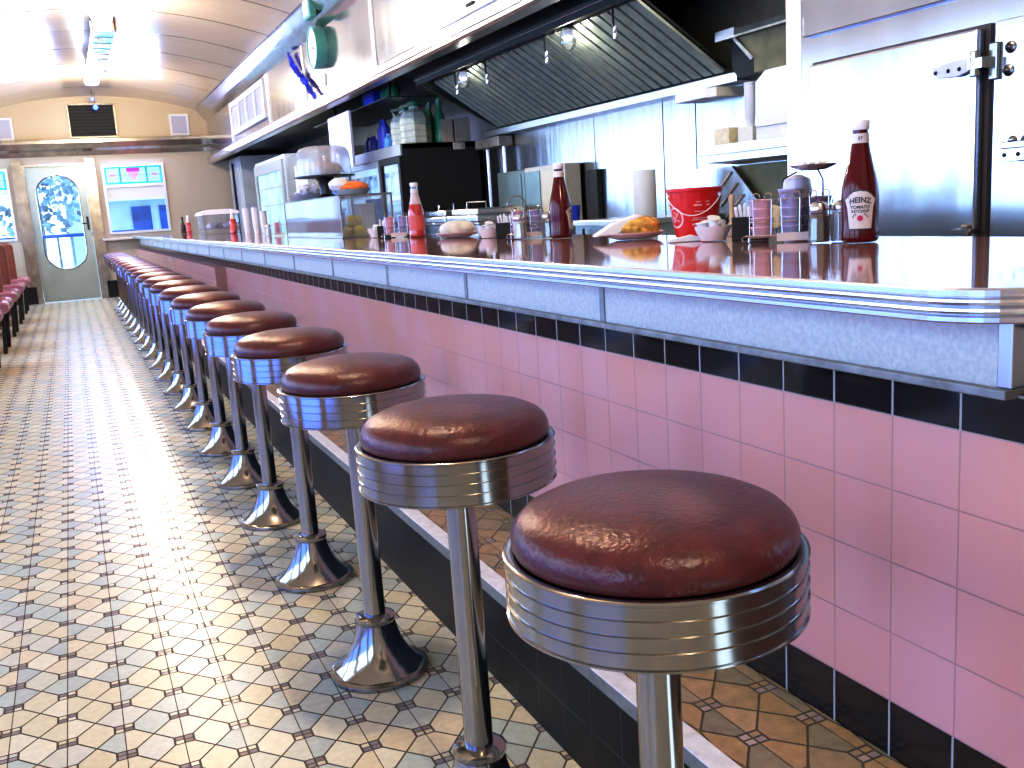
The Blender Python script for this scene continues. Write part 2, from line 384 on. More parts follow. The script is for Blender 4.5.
for i, (x, y) in enumerate(path):
    a = Vector(path[max(i - 1, 0)]); b = Vector(path[min(i + 1, n - 1)]); d = (b - a).normalized(); nr = Vector((d.y, -d.x))
    if nr.x > .3 and i < 8: nr = -nr
    nr = nr if (nr.x < 0 or nr.y < 0) and not (nr.x > .3) else -nr
    for o_, z in prof: vs.append((x + nr.x * o_, y + nr.y * o_, z))
k = len(prof)
ed.add(vs, [(i * k + j, i * k + j + 1, (i + 1) * k + j + 1, (i + 1) * k + j) for i in range(n - 1) for j in range(k - 1)], 0, False)
ed.build('edge_trim', ALU, ct)
XA = .955; ys = [.747, 1.674, 2.409, 3.119, 3.86, 4.60, 5.36, 6.125, 6.9, 7.66, 8.42, 9.18, 9.94, 10.7, 11.5, 12.3, 13.1, 13.9, 14.7, 15.5]
for a, b in zip(ys[:-1], ys[1:]):
    MB().box(XA, XA + .02, a + .006, b - .006, .7915, .882).build('apron_panel', APRON, ct, bevel=.001)
for y in ys[1:-1]:
    MB().box(XA - .003, XA + .018, y - .009, y + .009, .7915, .882).build('batten', ALU_DULL, ct, bevel=.001)
MB().box(XA - .012, XA + .03, ys[0] - .004, 15.5, .7805, .7918).build('bottom_strip', ALU_DULL, ct, bevel=.0015)
MB().box(XA - .002, XA + .022, ys[0] - .004, ys[0] + .016, .7918, .882).build('corner_trim', ALU, ct, bevel=.002)
tag(MB().box(XA + .022, XBK - .05, ys[0] - .001, ys[0] + .02, .792, .880).build('end_panel', WOOD, ct), 'orange wood end panel', None)
MB().box(.985, 1.01, ys[0] - .03, ys[0] + .01, .858, .876).build('hook', BLACKM, ct, bevel=.003)
MB().box(XBK - .03, XBK - .01, YN + .1, YEND, .1, ZC - .03).build('back_panel', STEEL, ct)
MB().box(XW + .09, XBK - .03, YN + .1, YEND, .45, .47).build('shelf', STEEL, ct)

# ------------------------------------------------------------------ stools
def make_stool():
    t = thing('counter_stool', '', 'stool')
    b = MB()
    b.lathe([(.113, 0), (.1145, .004), (.113, .010), (.107, .013), (.103, .014)], 40)
    b.build('base', CHROME_DULL, t)
    fl_ = MB()      # eight-sided flared skirt
    pf = [(.103, .013), (.088, .026), (.070, .048), (.056, .075), (.047, .105), (.043, .125)]
    fl_.lathe(pf, 10, smooth=False, phase=.3)
    fl_.lathe([(.044, .122), (.046, .126), (.046, .134), (.038, .138)], 24)
    fl_.build('skirt', CHROME, t)
    MB().lathe([(.0245, .13), (.0245, .6075)], 24).build('pole', CHROME, t)
    r = .1575; p = [(.08, .6075), (.145, .6065), (r - .001, .6075), (r + .0022, .6092), (r + .0022, .6110), (r, .6122)]
    z = .6122
    for kk in range(4):
        h = .0158
        p += [(r, z + h - .0030), (r + .0020, z + h - .0022), (r + .0020, z + h - .0006), (r, z + h)]
        z += h
    p = p[:-4] + [(r, z - .003), (r + .0024, z - .0015), (r + .0024, z + .0005), (r, z + .0022), (r - .006, z + .0025), (r - .012, z - .001), (.05, z - .002)]
    MB().lathe(p, 72).build('seat_ring', CHROME, t)
    zc = z - .001; c = [(.10, zc), (.138, zc), (.1475, zc + .004), (.1505, zc + .011), (.1505, zc + .020), (.1465, zc + .030), (.137, zc + .0395), (.120, zc + .0475), (.095, zc + .0535), (.065, zc + .0570), (.033, zc + .0588), (.0005, zc + .0593)]
    MB().lathe(c, 64).build('seat_cushion', VINYL, t)
    return t
st0 = make_stool()
dy = {0: .003, 1: -.030, 2: -.020, 3: .02, 4: .03}
for i in range(22):
    lab = 'brown vinyl counter stool with ridged chrome ring, %s from the rounded counter corner' % ORD[i]
    if i == 21: lab = 'brown vinyl counter stool last in the row, close to the oval-window door'
    loc = (.517, .8209 + .61 * i + dy.get(i, 0), 0)
    o = st0 if i == 0 else dup(st0, loc, lab)
    o.location = loc; o['label'] = lab; o['group'] = 'counter stools in a row'
    o.rotation_euler = (0, 0, random.uniform(-.3, .3))

# ------------------------------------------------------------------ room shell
def vz(x): return -1.99 + math.sqrt(25 - (x - .55) ** 2)
cl = MB(); N_ = 28; xs = [-.95 + (2.03 + .95) * i / N_ for i in range(N_ + 1)]
nY = 60; ysl = [YB + (YE + .02 - YB) * j / nY for j in range(nY + 1)]
cl.add([(x, y, vz(x)) for y in (YB, YE + .02) for x in xs], [(i, i + 1, N_ + 2 + i, N_ + 1 + i) for i in range(N_)], 0, True)
struct(cl.build('ceiling', CEIL))
# coves from the vault down to the two side fascias
cv = MB(); pts = [(2.03, vz(2.03)), (2.045, 2.795), (2.06, 2.775), (2.10, 2.71), (2.15, 2.645), (2.20, 2.60)]
cv.add([(x, y, z) for y in (YB, YE) for x, z in pts], [(i, i + 1, len(pts) + i + 1, len(pts) + i) for i in range(len(pts) - 1)], 0, True)
struct(cv.build('ceiling_cove', STEEL_WAVY))
struct(MB().box(2.018, 2.048, YB, YE, 2.785, 2.812).build('trim_4', ALU))
cv = MB(); pts = [(-.95, vz(-.95)), (-1.2, 2.62), (-1.5, 2.45), (XLW, 2.35)]
cv.add([(x, y, z) for y in (YB, YE) for x, z in pts], [(i, i + 1, len(pts) + i + 1, len(pts) + i) for i in range(len(pts) - 1)], 0, True)
struct(cv.build('ceiling_cove_left', CREAM))
# left wall with window openings (outside the frame; daylight comes in through it)
wy = [-.9, 1.0, 2.9, 4.8, 6.7, 8.6, 10.5, 12.4, 14.3]
lw = MB().box(XLW - .12, XLW, YB, YE, 2.05, 2.40)
edges = [YB] + [v for y in wy for v in (y, y + 1.45)] + [YE]
for a, b in zip(edges[::2], edges[1::2]): lw.box(XLW - .12, XLW, a, b, 0, 2.05)
for y in wy: lw.box(XLW - .12, XLW, y, y + 1.45, 0, .10 if y < 12 else .92).box(XLW - .12, XLW, y, y + 1.45, .90, .93)       # window band over low openings added for the blue lamps
lw.box(XLW - .26, XLW - .22, YB, 12, 0, .90)        # unseen board added to block the sky behind the blue lamps
struct(lw.build('wall_left', CREAM))
# rear wall behind the camera
struct(MB().box(XLW, 4.0, YB - .1, YB, 0, 3.1).build('wall_rear', CREAM))
# end wall around door and windows
DX0, DX1, DH = -.472, .333, 2.012
WX0, WX1, WZ0, WZ1 = .575, 1.475, .955, 2.0
LX0, LX1 = -1.60, -.695
ew = MB()
y0, y1 = YE, YE + .12
for x0, x1, z0, z1 in ((XLW, LX0, 0, 2.2), (LX0, LX1, 0, WZ0), (LX0, LX1, WZ1, 2.2), (LX1, DX0, 0, 2.2), (DX0, DX1, DH, 2.2), (DX1, WX0, 0, 2.2), (WX0, WX1, 0, WZ0), (WX0, WX1, WZ1, 2.2), (WX1, 3.4, 0, 2.2)):
    ew.box(x0, x1, y0, y1, z0, z1, 1)
ew.box(XLW, 3.4, y0, y1, 2.2, 3.1, 0)
struct(ew.build('wall_end', [CREAM, CREAM_DULL]))
struct(MB().prism([(YE - .14, 2.375), (YE - .02, 2.395), (YE, 2.395), (YE, 2.15), (YE - .02, 2.15), (YE - .04, 2.21), (YE - .10, 2.25), (YE - .14, 2.33)], XLW, 2.2, 0).build('trim_5', STAIN))
struct(MB().box(-.70, DX0 - .075, YE - .02, YE, 0, .26).box(DX1 + .10, .95, YE - .02, YE, 0, .26).build('baseboard_end', mat('black base', (.006, .006, .008), .2)))
# mottled chrome pilasters by the door
struct(MB().box(DX0 - .17, DX0 - .03, YE - .035, YE, .26, 2.10).box(DX0 - .075, DX0 - .03, YE - .034, YE, 0, .26).build('trim_6', STAIN))
struct(MB().box(DX1 + .03, DX1 + .16, YE - .035, YE, .26, 2.10).box(DX1 + .03, DX1 + .10, YE - .034, YE, 0, .26).build('trim_7', STAIN))
# door
door = MB()
ox, oz, rw, rh = (DX0 + DX1) / 2, 1.18, .285, .695
def oval(s=1., nn=40, add=0.):
    out = []
    for i in range(nn):
        a = 2 * PI * i / nn; r = rw + add; c = rh - rw
        out.append((ox + r * math.cos(a), oz + (c if math.sin(a) >= 0 else -c) + r * math.sin(a)))
    return out
ov = oval(); y0d, y1d = YE + .01, YE + .055
def ring_panel(mb, inner_, rect, ya, yb):
    nn = len(inner_); outer = []
    x0, x1, z0, z1 = rect; cx, cz = (x0 + x1) / 2, oz
    for (x, z) in inner_:
        dx, dz = x - cx, z - cz
        t = min(((x1 - cx) / dx if dx > 0 else (x0 - cx) / dx) if abs(dx) > 1e-6 else 1e9, ((z1 - cz) / dz if dz > 0 else (z0 - cz) / dz) if abs(dz) > 1e-6 else 1e9)
        outer.append((cx + dx * t, cz + dz * t))
    vs = [(x, y, z) for y in (ya, yb) for ring in (inner_, outer) for x, z in ring]
    fs = []
    for i in range(nn):
        j = (i + 1) % nn
        fs += [(i, j, nn + j, nn + i), (2 * nn + i, 3 * nn + i, 3 * nn + j, 2 * nn + j), (i, 2 * nn + i, 2 * nn + j, j), (nn + i, nn + j, 3 * nn + j, 3 * nn + i)]
    mb.add(vs, fs)
    # fill the corners cut by the fan
    for cxn, czn in ((x0, z0), (x0, z1), (x1, z0), (x1, z1)):
        near = sorted(range(nn), key=lambda i: math.hypot(outer[i][0] - cxn, outer[i][1] - czn))[:6]
        a = [i for i in near if abs(outer[i][0] - cxn) < 1e-6]; b = [i for i in near if abs(outer[i][1] - czn) < 1e-6]
        if a and b:
            ia = min(a, key=lambda i: abs(outer[i][1] - czn)); ib = min(b, key=lambda i: abs(outer[i][0] - cxn))
            if ia != ib: mb.add([(outer[ia][0], ya, outer[ia][1]), (cxn, ya, czn), (outer[ib][0], ya, outer[ib][1])], [(0, 1, 2)])
ring_panel(door, ov, (DX0 + .008, DX1 - .008, .012, DH - .008), y0d, y1d)
dr = struct(door.build('door_1', DOORSTEEL))
MB().tube([(x, y0d - .002, z) for x, z in oval(add=.006)], .011, 6, closed=True).build('glazing_ring', CHROME_DULL, dr)
MB().add([(x, YE + .03, z) for x, z in oval()], [tuple(range(40))]).build('pane', PANE, dr)
MB().box(DX1 - .06, DX1 - .03, YE - .02, YE + .01, 1.05, 1.25).tube([(DX1 - .045, YE - .01, 1.15), (DX1 - .045, YE - .05, 1.15), (DX1 - .13, YE - .055, 1.15)], .009).build('door_handle', BLACKM, dr)
MB().box(DX0 - .03, DX0, YE - .02, YE + .06, 0, DH + .02).box(DX1, DX1 + .03, YE - .02, YE + .06, 0, DH + .02).box(DX0, DX1, YE - .02, YE + .06, DH, DH + .03).build('door_frame', STAIN, dr)
# windows in the end wall with stained-glass transoms
def end_window(nm, x0, x1):
    w = MB()
    w.frame(1, YE - .03, YE + .05, x0, x1, WZ0, WZ1, .035).box(x0 + .035, x1 - .035, YE - .03, YE + .05, 1.655, 1.70)
    w = struct(w.build(nm, mat('pale window frame', (.62, .66, .74), .3, .5)))
    MB().box(x0 + .03, x1 - .03, YE + .02, YE + .024, WZ0 + .03, 1.66).build('pane', PANE, w)
    tr = MB(); a0, a1, z0, z1 = x0 + .035, x1 - .035, 1.70, 1.97; yy = YE + .005; Wd = a1 - a0
    tr.box(a0, a1, yy, yy + .004, z0, z1, 0)
    for c0, c1 in ((a0 + .03, a0 + Wd * .25), (a0 + Wd * .29, a0 + Wd * .71), (a0 + Wd * .75, a1 - .03)):
        tr.box(c0, c1, yy - .002, yy, z0 + .03, z1 - .03, 1)
    cx = (a0 + a1) / 2
    tr.add([(cx - .095, yy - .004, z1 - .03), (cx + .095, yy - .004, z1 - .03), (cx + .095, yy - .004, z1 - .085), (cx - .095, yy - .004, z1 - .085)], [(0, 1, 2, 3)], 2)
    tr.add([(cx - .085, yy - .004, z1 - .085), (cx + .085, yy - .004, z1 - .085), (cx + .075, yy - .004, z1 - .13), (cx, yy - .004, z0 + .035), (cx - .075, yy - .004, z1 - .13)], [(0, 1, 2, 3, 4)], 3)
    for sx in (-1, 1):
        ex = cx + sx * Wd * .37
        tr.add([(ex + .05 * math.cos(t * PI / 3), yy - .004, (z0 + z1) / 2 + .03 * math.sin(t * PI / 3)) for t in range(6)], [tuple(range(6))], 3)
    for xx in (a0, a0 + Wd * .27, a0 + Wd * .73, a1): tr.box(xx - .004, xx + .004, yy - .006, yy - .001, z0, z1, 4)
    for zz in (z0, (z0 + z1) / 2, z1): tr.box(a0, a1, yy - .0055, yy - .001, zz - .003, zz + .003, 4)
    tr.build('stained_glass', [TURQ, TURQ_L, VIOLET, LILAC, LEAD], w)
    MB().box(x0 + .03, x1 - .03, YE + .012, YE + .016, 1.48, 1.655).build('blind', PAPER, w)
    return w
end_window('window_1', WX0, WX1); end_window('window_2', LX0, LX1)
struct(MB().box(.46, 1.60, YE - .20, YE + .02, .868, .90).build('trim_8', APRON, bevel=.006))          # sill shelf under the window
# black framed panel and vents high on the end wall
pn = thing('wall_panel', 'black rectangular panel in a steel frame above the far door', 'panel', (.55, YE, 2.65)); pn.location = (0, 0, 0)
f = MB().frame(1, YE - .05, YE, .215, .885, 2.40, 2.90, .025)
f.build('frame', ALU_DULL, pn, bevel=.003)
g = MB().box(.24, .86, YE - .02, YE - .005, 2.425, 2.875)
for i in range(9): g.box(.25, .85, YE - .035, YE - .018, 2.445 + i * .048, 2.453 + i * .048, 1)
g.build('louver_panel', [BLACKM, mat('dark grey slat', (.012, .012, .012), .6)], pn)
def wall_vent(x0, x1, lab):
    v = thing('wall_vent', lab, 'vent', (0, 0, 0), 'white vents on the end wall')
    f = MB().frame(1, YE - .02, YE, x0, x1, 2.40, 2.72, .03)
    f.build('frame', WHITE, v)
    MB().box(x0 + .03, x1 - .03, YE - .01, YE - .004, 2.43, 2.69).build('grille', mat('pale lilac grille', (.50, .49, .58), .5, noise=.1, nscale=200), v)
wall_vent(1.65, 1.93, 'small square white vent high on the end wall beside the steel fascia')
wall_vent(-.84, -.53, 'small square white vent high on the end wall, over the window with the booths')

# kitchen side shell
ks = MB().box(XK, XK + .1, YCOOL, YE, 0, 2.05)
struct(ks.build('wall_kitchen', mat('dim olive kitchen wall', (.11, .10, .08), .35, .4, noise=.3, nscale=3)))
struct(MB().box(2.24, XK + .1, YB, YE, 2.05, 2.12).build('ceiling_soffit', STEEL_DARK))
# steel fascia over the counter
fs_ = MB().box(2.20, 2.24, YB, YE, 1.97, 2.62)
fas = struct(fs_.build('wall_fascia', STEEL_WAVY))
for y in (4.2, 7.0, 9.25, 11.05, 13.7): MB().box(2.185, 2.202, y - .03, y + .03, 2.062, 2.60).build('mullion', ALU, fas, bevel=.006)
fp = [(2.20, 2.062), (2.17, 2.062), (2.155, 2.045), (2.155, 2.030), (2.14, 2.024), (2.14, 1.998), (2.15, 1.992), (2.15, 1.975), (2.165, 1.960), (2.24, 1.955), (2.24, 2.062)]
MB().prism(fp, YB, YE, 1).build('ledge_moulding', ALU, fas)
vt = thing('air_grille', 'white framed air grille with four panes on the steel fascia', 'grille', (0, 0, 0))
f = MB().frame(0, 2.165, 2.20, 11.15, 13.5, 2.15, 2.565, .06)
for a in (11.72, 12.29, 12.86): f.box(2.166, 2.20, a, a + .06, 2.21, 2.505)
f.build('frame', WHITE, vt)
MB().box(2.185, 2.199, 11.2, 13.45, 2.2, 2.53).build('mesh_panel', mat('grey mesh', (.32, .33, .38), .5, noise=.25, nscale=150), vt)
pnl = thing('access_panel', 'framed steel access panel on the fascia over the grill', 'panel', (0, 0, 0))
f = MB().frame(0, 2.183, 2.20, 4.55, 5.70, 2.085, 2.50, .03)
f.build('frame', ALU, pnl, bevel=.004)
MB().box(2.19, 2.20, 4.58, 5.67, 2.115, 2.47).build('door', STEEL, pnl)
MB().box(2.178, 2.19, 5.1, 5.2, 2.125, 2.14).build('latch', BLACKM, pnl)
# clock
CKS = .93
ck = thing('wall_clock', 'round pale faced clock in a thick teal rim on the steel fascia', 'clock', (2.2, 8.50, 2.455))
def disc_x(mb, r, xa, xb, seg=40, mi=0):
    vs = [(x, r * math.cos(2 * PI * i / seg), r * math.sin(2 * PI * i / seg)) for x in (xa, xb) for i in range(seg)]
    mb.add(vs, [tuple(range(seg)), tuple(range(seg, 2 * seg))[::-1]] + [(i, (i + 1) % seg, seg + (i + 1) % seg, seg + i) for i in range(seg)], mi)
rm = MB()
vs = []
for x, r in ((0, .19), (-.085, .19), (-.10, .185), (-.10, .168), (-.09, .166)):
    vs += [(x, r * math.cos(2 * PI * i / 40), r * math.sin(2 * PI * i / 40)) for i in range(40)]
rm.add(vs, [(a * 40 + i, a * 40 + (i + 1) % 40, (a + 1) * 40 + (i + 1) % 40, (a + 1) * 40 + i) for a in range(4) for i in range(40)], 0, True)
rm.build('rim', TEAL, ck)
m_ = MB(); disc_x(m_, .168, -.09, -.088); m_.build('dial', CLOCKFACE, ck)
for l, a, w in ((.10, 1.9, .008), (.14, -.4, .006)):
    h = MB().box(-.094, -.0915, -w / 2, w / 2, -.015, l).build('hand', BLACKM, ck); h.rotation_euler = (a, 0, 0)
tk = MB()
for i in range(12):
    a = 2 * PI * i / 12; tk.box(-.0925, -.0905, .148 * math.cos(a) - .005, .148 * math.cos(a) + .005, .148 * math.sin(a) - .005, .148 * math.sin(a) + .005)
tk.build('hour_marks', BLACKM, ck); ck.scale = (CKS, CKS, CKS)
tag(MB().box(2.188, 2.20, 8.46, 8.62, 2.13, 2.24).build('paper_tag', PAPER), 'small white paper tag hanging below the teal clock', 'tag')
tag(MB().box(2.185, 2.198, 9.30, 9.72, 2.064, 2.36).build('notice', mat('cream notice', (.70, .64, .46), .6, noise=.05)), 'blank cream notice sheet leaning on the fascia ledge beside tinsel', 'notice')
tn = MB(); R = random.Random(5)
tn.tube([(2.165, 9.66 - .92 * t / 10, 2.58 - .50 * (t / 10) ** .85) for t in range(11)], .012, 6)
for i in range(520):
    t = i / 520; y = 9.66 - t * .92 + R.gauss(0, .018); z = 2.58 - .50 * t ** .85 + R.gauss(0, .010); x = 2.165 + R.gauss(0, .008)
    d = Vector((R.uniform(-1, 1), R.uniform(-1, 1), R.uniform(-1, 1))).normalized() * .045; e = Vector((R.uniform(-1, 1), R.uniform(-1, 1), R.uniform(-1, 1))).normalized() * .006
    d.x = -abs(d.x) * .5; p = Vector((min(x, 2.175), y, z)); tn.add([p - e, p + e, p + d + e, p + d - e], [(0, 1, 2, 3)])
tag(tn.build('tinsel_garland', TINSEL, recalc=False), 'shiny blue tinsel garland hanging beside the teal clock', 'garland')
tb = thing('ceiling_speaker', 'teal sided box fixed up on the cove over the clock', 'box', (2.075, 8.30, 2.72))
MB().box(-.03, .03, -.10, .10, -.07, .09).build('case', TEAL, tb, bevel=.008)
MB().box(-.04, -.03, -.08, .08, -.05, .07).build('face', CLOCKFACE, tb)

# ------------------------------------------------------------------ ceiling lights and stained box
def ceil_light(y0, y1, lab):
    t = thing('ceiling_light', lab, 'ceiling light', (.55, (y0 + y1) / 2, 3.0), 'fluorescent ceiling lights'); h = (y1 - y0) / 2
    MB().prism([(-.10, .03), (.10, .03), (.10, -.015), (-.10, -.015)], -h, h, 1).build('housing', WHITE, t)
    MB().prism([(-.095, -.015), (.095, -.015), (.08, -.06), (.04, -.075), (-.04, -.075), (-.08, -.06)], -h + .02, h - .02, 1).build('diffuser', LAMPGLOW, t)
    return t
ceil_light(8.7, 10.1, 'glowing white ceiling light at the top of the photo, ahead of the stained glass box')
ceil_light(12.95, 14.3, 'glowing white ceiling light over the black panel, past the stained glass box')
sb = thing('stained_glass_lamp', 'long ceiling lamp box with turquoise stained glass and a violet spot', 'ceiling lamp', (.565, 11.5, 2.99))
b = MB()
for sx in (-1, 1): b.box(sx * .105 - .012, sx * .105 + .012, -1.3, 1.3, -.11, .03)
for y in (-1.3, -.05, 1.28): b.box(-.105, .105, y, y + .02, -.11, .03)
b.build('frame', CHROME, sb)
b = MB().box(-.094, .094, -1.28, -.05, -.10, -.095, 0).box(-.094, .094, -.03, .75, -.10, -.095, 1).box(-.094, .094, .75, 1.28, -.10, -.095, 4)
R = random.Random(2)
for i in range(16):
    x = R.uniform(-.08, .06); y = R.uniform(-1.2, .7); b.box(x, x + .035, y, y + .12, -.104, -.1, R.choice((0, 1, 3)))
b.box(.04, .09, .1, .32, -.106, -.1, 2)
for i in range(7): b.box(-.094, .094, -1.25 + .33 * i, -1.24 + .33 * i, -.107, -.1, 3)
b.build('glass_panel', [TURQ, TURQ_L, VIOLET, LEAD, GREYW], sb)
for i, (x, y, z, lab) in enumerate(((.56, 15.2, 2.86, 'upper tiny blue bulb hanging in front of the black panel'), (.60, 15.5, 2.78, 'lower bright blue bulb hanging in front of the black panel'))):
    t = thing('hanging_bulb', lab, 'bulb', (x, y, z), 'blue bulbs by the black panel')
    MB().ball((0, 0, 0), .022 if i == 0 else .034, 12, 8).build('globe', BLUELED, t)
    MB().tube([(0, 0, .02), (0, 0, 2.985 - z)], .003, 6).build('wire', BLACKM, t)

# ------------------------------------------------------------------ walk-in cooler
wc = thing('walk_in_cooler', 'tall stainless walk-in cooler behind the red ketchup bottle, strap hinged door', 'cooler', (0, 0, 0))
MB().box(XCOOL, XCOOL + .79, YB + .03, YCOOL, 0, 2.048).build('body', STEEL_WAVY, wc, bevel=.004)
MB().box(XCOOL - .002, XCOOL + .02, 2.735, YCOOL + .002, 0, 2.045).build('corner_post', mat('rosy steel post', (.72, .62, .58), .28, 1, bump=.15, bscale=3), wc, bevel=.002)
d = MB().box(XCOOL - .045, XCOOL - .012, 1.978, 2.655, .12, 1.428)
d = d.build('door', STEEL_WAVY, wc, bevel=.006)
tag(MB().box(XCOOL - .0115, XCOOL + .004, 1.962, 2.668, .09, 1.440).build('gasket', mat('dark brown gasket', (.05, .035, .03), .5), d), 'dark rubber gasket around the door', None)
MB().box(XCOOL - .022, XCOOL - .002, .3, 2.703, 1.528, 2.04).build('upper_panel', STEEL_WAVY, wc, bevel=.004)
MB().box(XCOOL - .016, XCOOL + .002, .3, 1.945, .02, 1.44).build('side_panel', STEEL_WAVY, wc, bevel=.003)
HINGE = mat('pale hinge casting', (.56, .56, .66), .35, .1, noise=.08)
def strap(y, z, ln, dirn=1, x=XCOOL - .045):
    h = MB()
    pl = [(y, z - .014), (y + dirn * ln * .3, z - .024), (y + dirn * ln * .85, z - .020), (y + dirn * ln, z - .004), (y + dirn * ln * .97, z + .012), (y + dirn * ln * .6, z + .018), (y + dirn * ln * .2, z + .022), (y, z + .016)]
    h.prism(pl, x - .016, x, 0)
    for a in (.25, .55, .9): h.ball((x - .016, y + dirn * ln * a, z - .004), .006, 10, 6, 1)
    return h
hb = strap(1.99, 1.330, .125).build('hinge', [HINGE, BLACKM], wc, bevel=.003)
k_ = MB().lathe([(.011, -.035), (.013, -.033), (.013, .033), (.011, .035)], 14, (XCOOL - .055, 1.975, 1.333)).box(XCOOL - .065, XCOOL - .025, 1.943, 1.992, 1.318, 1.348)
k_.build('knuckle', CHROME, hb, bevel=.002)
MB().box(XCOOL - .03, XCOOL - .016, 1.925, 1.953, 1.285, 1.385).build('butt_plate', CHROME_DULL, hb, bevel=.004)
def bolt(y, z):
    m = MB(); vs = []
    for x, r in ((0, .017), (-.003, .016), (-.006, .010), (-.014, .009), (-.018, .005)): vs += [(x, r * math.cos(2 * PI * i / 14), r * math.sin(2 * PI * i / 14)) for i in range(14)]
    m.add(vs, [(a * 14 + i, a * 14 + (i + 1) % 14, (a + 1) * 14 + (i + 1) % 14, (a + 1) * 14 + i) for a in range(4) for i in range(14)], 0, True)
    m.build('bolt', CHROME, hb, loc=(XCOOL - .016, y, z))
bolt(1.893, 1.365); bolt(1.898, 1.305)
lh = strap(1.915, 1.083, -.14, 1, XCOOL - .03).build('latch', [CHROME, BLACKM], wc, bevel=.003)
MB().box(XCOOL - .05, XCOOL - .03, 1.80, 1.89, 1.095, 1.115).ball((XCOOL - .04, 1.86, 1.118), .012).build('latch_lever', CHROME, lh, bevel=.003)
uh = strap(1.945, 1.555, -.14, 1, XCOOL - .022).build('hinge', [CHROME, BLACKM], wc, bevel=.003)
for a in range(3): bx = MB().ball((XCOOL - .045, 1.93 - a * .03, 1.548 + a * .006), .013).build('bolt', CHROME_DULL, uh)
MB().lathe([(.012, 0), (.012, .03), (.006, .034)], 12, (XCOOL - .06, 1.99, .86)).box(XCOOL - .06, XCOOL - .016, 1.975, 2.04, .865, .88).build('lower_hinge', CHROME_DULL, wc, bevel=.002)

# ------------------------------------------------------------------ grill line: back panels, hood
for a, b, mm in ((2.83, 4.47, STEEL_KIT), (4.48, 4.79, STEEL_KIT), (4.80, 5.59, STEEL_KIT), (5.60, 7.44, STEEL_KIT)):
    struct(MB().box(XK - .012, XK, a, b, .6, 1.56).build('wall_kitchen_panel', mm, bevel=.002))
hd = thing('exhaust_hood', 'dark kitchen exhaust hood with slanted grey baffle filters over the grill', 'hood', (0, 0, 0))
HY0, HY1 = 3.99, 6.97
MB().box(2.465, 2.48, HY0, HY1, 1.960, 1.986).box(2.481, 2.50, HY0, HY1, 1.93, 1.975, 1).build('front_lip', [STEEL, BLACKM], hd, bevel=.002)
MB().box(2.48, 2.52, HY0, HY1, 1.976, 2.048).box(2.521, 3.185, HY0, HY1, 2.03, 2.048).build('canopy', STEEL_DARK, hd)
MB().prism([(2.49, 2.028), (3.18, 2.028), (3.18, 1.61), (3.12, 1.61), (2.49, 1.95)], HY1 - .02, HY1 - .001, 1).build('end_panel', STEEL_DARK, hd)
MB().prism([(3.09, 1.553), (3.09, 1.600), (3.10, 1.605), (3.186, 1.605), (3.186, 1.553)], 3.985, 7.20, 1).build('grease_trough', ALU, hd, bevel=.003)
xa, za, xb, zb = 2.60, 1.948, 3.10, 1.615
sl = Vector((xb - xa, 0, zb - za)); ln = sl.length; sl.normalize(); nrm = Vector((sl.z, 0, -sl.x))   # faces down and forward
mods = [(HY0 + .10 + .474 * i, HY0 + .10 + .474 * i + .468) for i in range(6)]
def slab(mb, ya, yb, s0, s1, off, th, mi):
    A = Vector((xa, 0, za)); vs = []
    for yy in (ya, yb):
        for s_ in (s0, s1):
            for o_ in (off, off + th):
                p = A + sl * s_ + nrm * o_; vs.append((p.x, yy, p.z))
    mb.add(vs, [(0, 1, 3, 2), (4, 6, 7, 5), (0, 4, 5, 1), (2, 3, 7, 6), (0, 2, 6, 4), (1, 5, 7, 3)], mi)
for a, b in mods:
    m = MB(); slab(m, a, b, 0, ln, -.03, .012, 1)
    nS = 5; pitch = (b - a) / nS
    for i in range(nS): slab(m, a + pitch * i + .010, a + pitch * i + pitch - .014, .0, ln, -.012, .014, 0)
    m.build('baffle_filter', [STEEL_FILTER, BLACKGAP], hd)
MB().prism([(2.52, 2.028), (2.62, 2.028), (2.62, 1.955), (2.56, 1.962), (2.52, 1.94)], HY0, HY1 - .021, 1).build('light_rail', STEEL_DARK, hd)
for y in (4.77, 6.29):
    l = thing('hood_lamp', 'globe work lamp in a glass jar under the hood, %s' % ('toward the stainless cooler' if y < 5 else 'toward the black drinks cooler'), 'lamp', (2.585, y, 1.937), 'globe lamps under the hood')
    MB().lathe([(.03, -.002), (.034, .0), (.034, .016), (.03, .018)], 20).build('socket', BLACKM, l)
    MB().ball((0, 0, -.030), .030, 16, 10).build('bulb', mat('frosted bulb', (.8, .78, .82), .4, emit=(.8, .78, .9), estr=.3), l)
    MB().lathe([(.036, .0), (.042, -.03), (.044, -.07), (.036, -.10), (.02, -.112), (.001, -.115)], 20, caps=False).build('jar', GLASS, l)
for i, (y, nm) in enumerate(((4.32, 'beside the stainless cooler end of the hood'), (5.08, 'between the two globe lamps, toward the cooler door'), (5.94, 'between the two globe lamps, toward the jugs'), (6.48, 'past both globe lamps, above the jugs'))):
    l = thing('nozzle', 'small silver drop nozzle under the hood, ' + nm, 'nozzle', (2.60, y, 1.89), 'silver nozzles under the hood')
    MB().tube([(0, 0, .062), (0, 0, .0), (.006, 0, -.025)], .006, 8).build('pipe', BLACKM, l)
    m = MB().lathe([(.010, -.085), (.012, -.08), (.012, -.055), (.007, -.050), (.011, -.044), (.011, -.02), (.006, -.016)], 12, (.012, 0, 0)); m.build('tip', ALU, l)
tag(MB().box(3.02, 3.19, 4.14, 4.42, 1.497, 1.545).box(3.02, 3.19, 4.06, 4.138, 1.492, 1.54, 1).build('junction_box', [WHITE, CREAMSTEEL], bevel=.004), 'white and cream box hung under the hood trough', 'box')
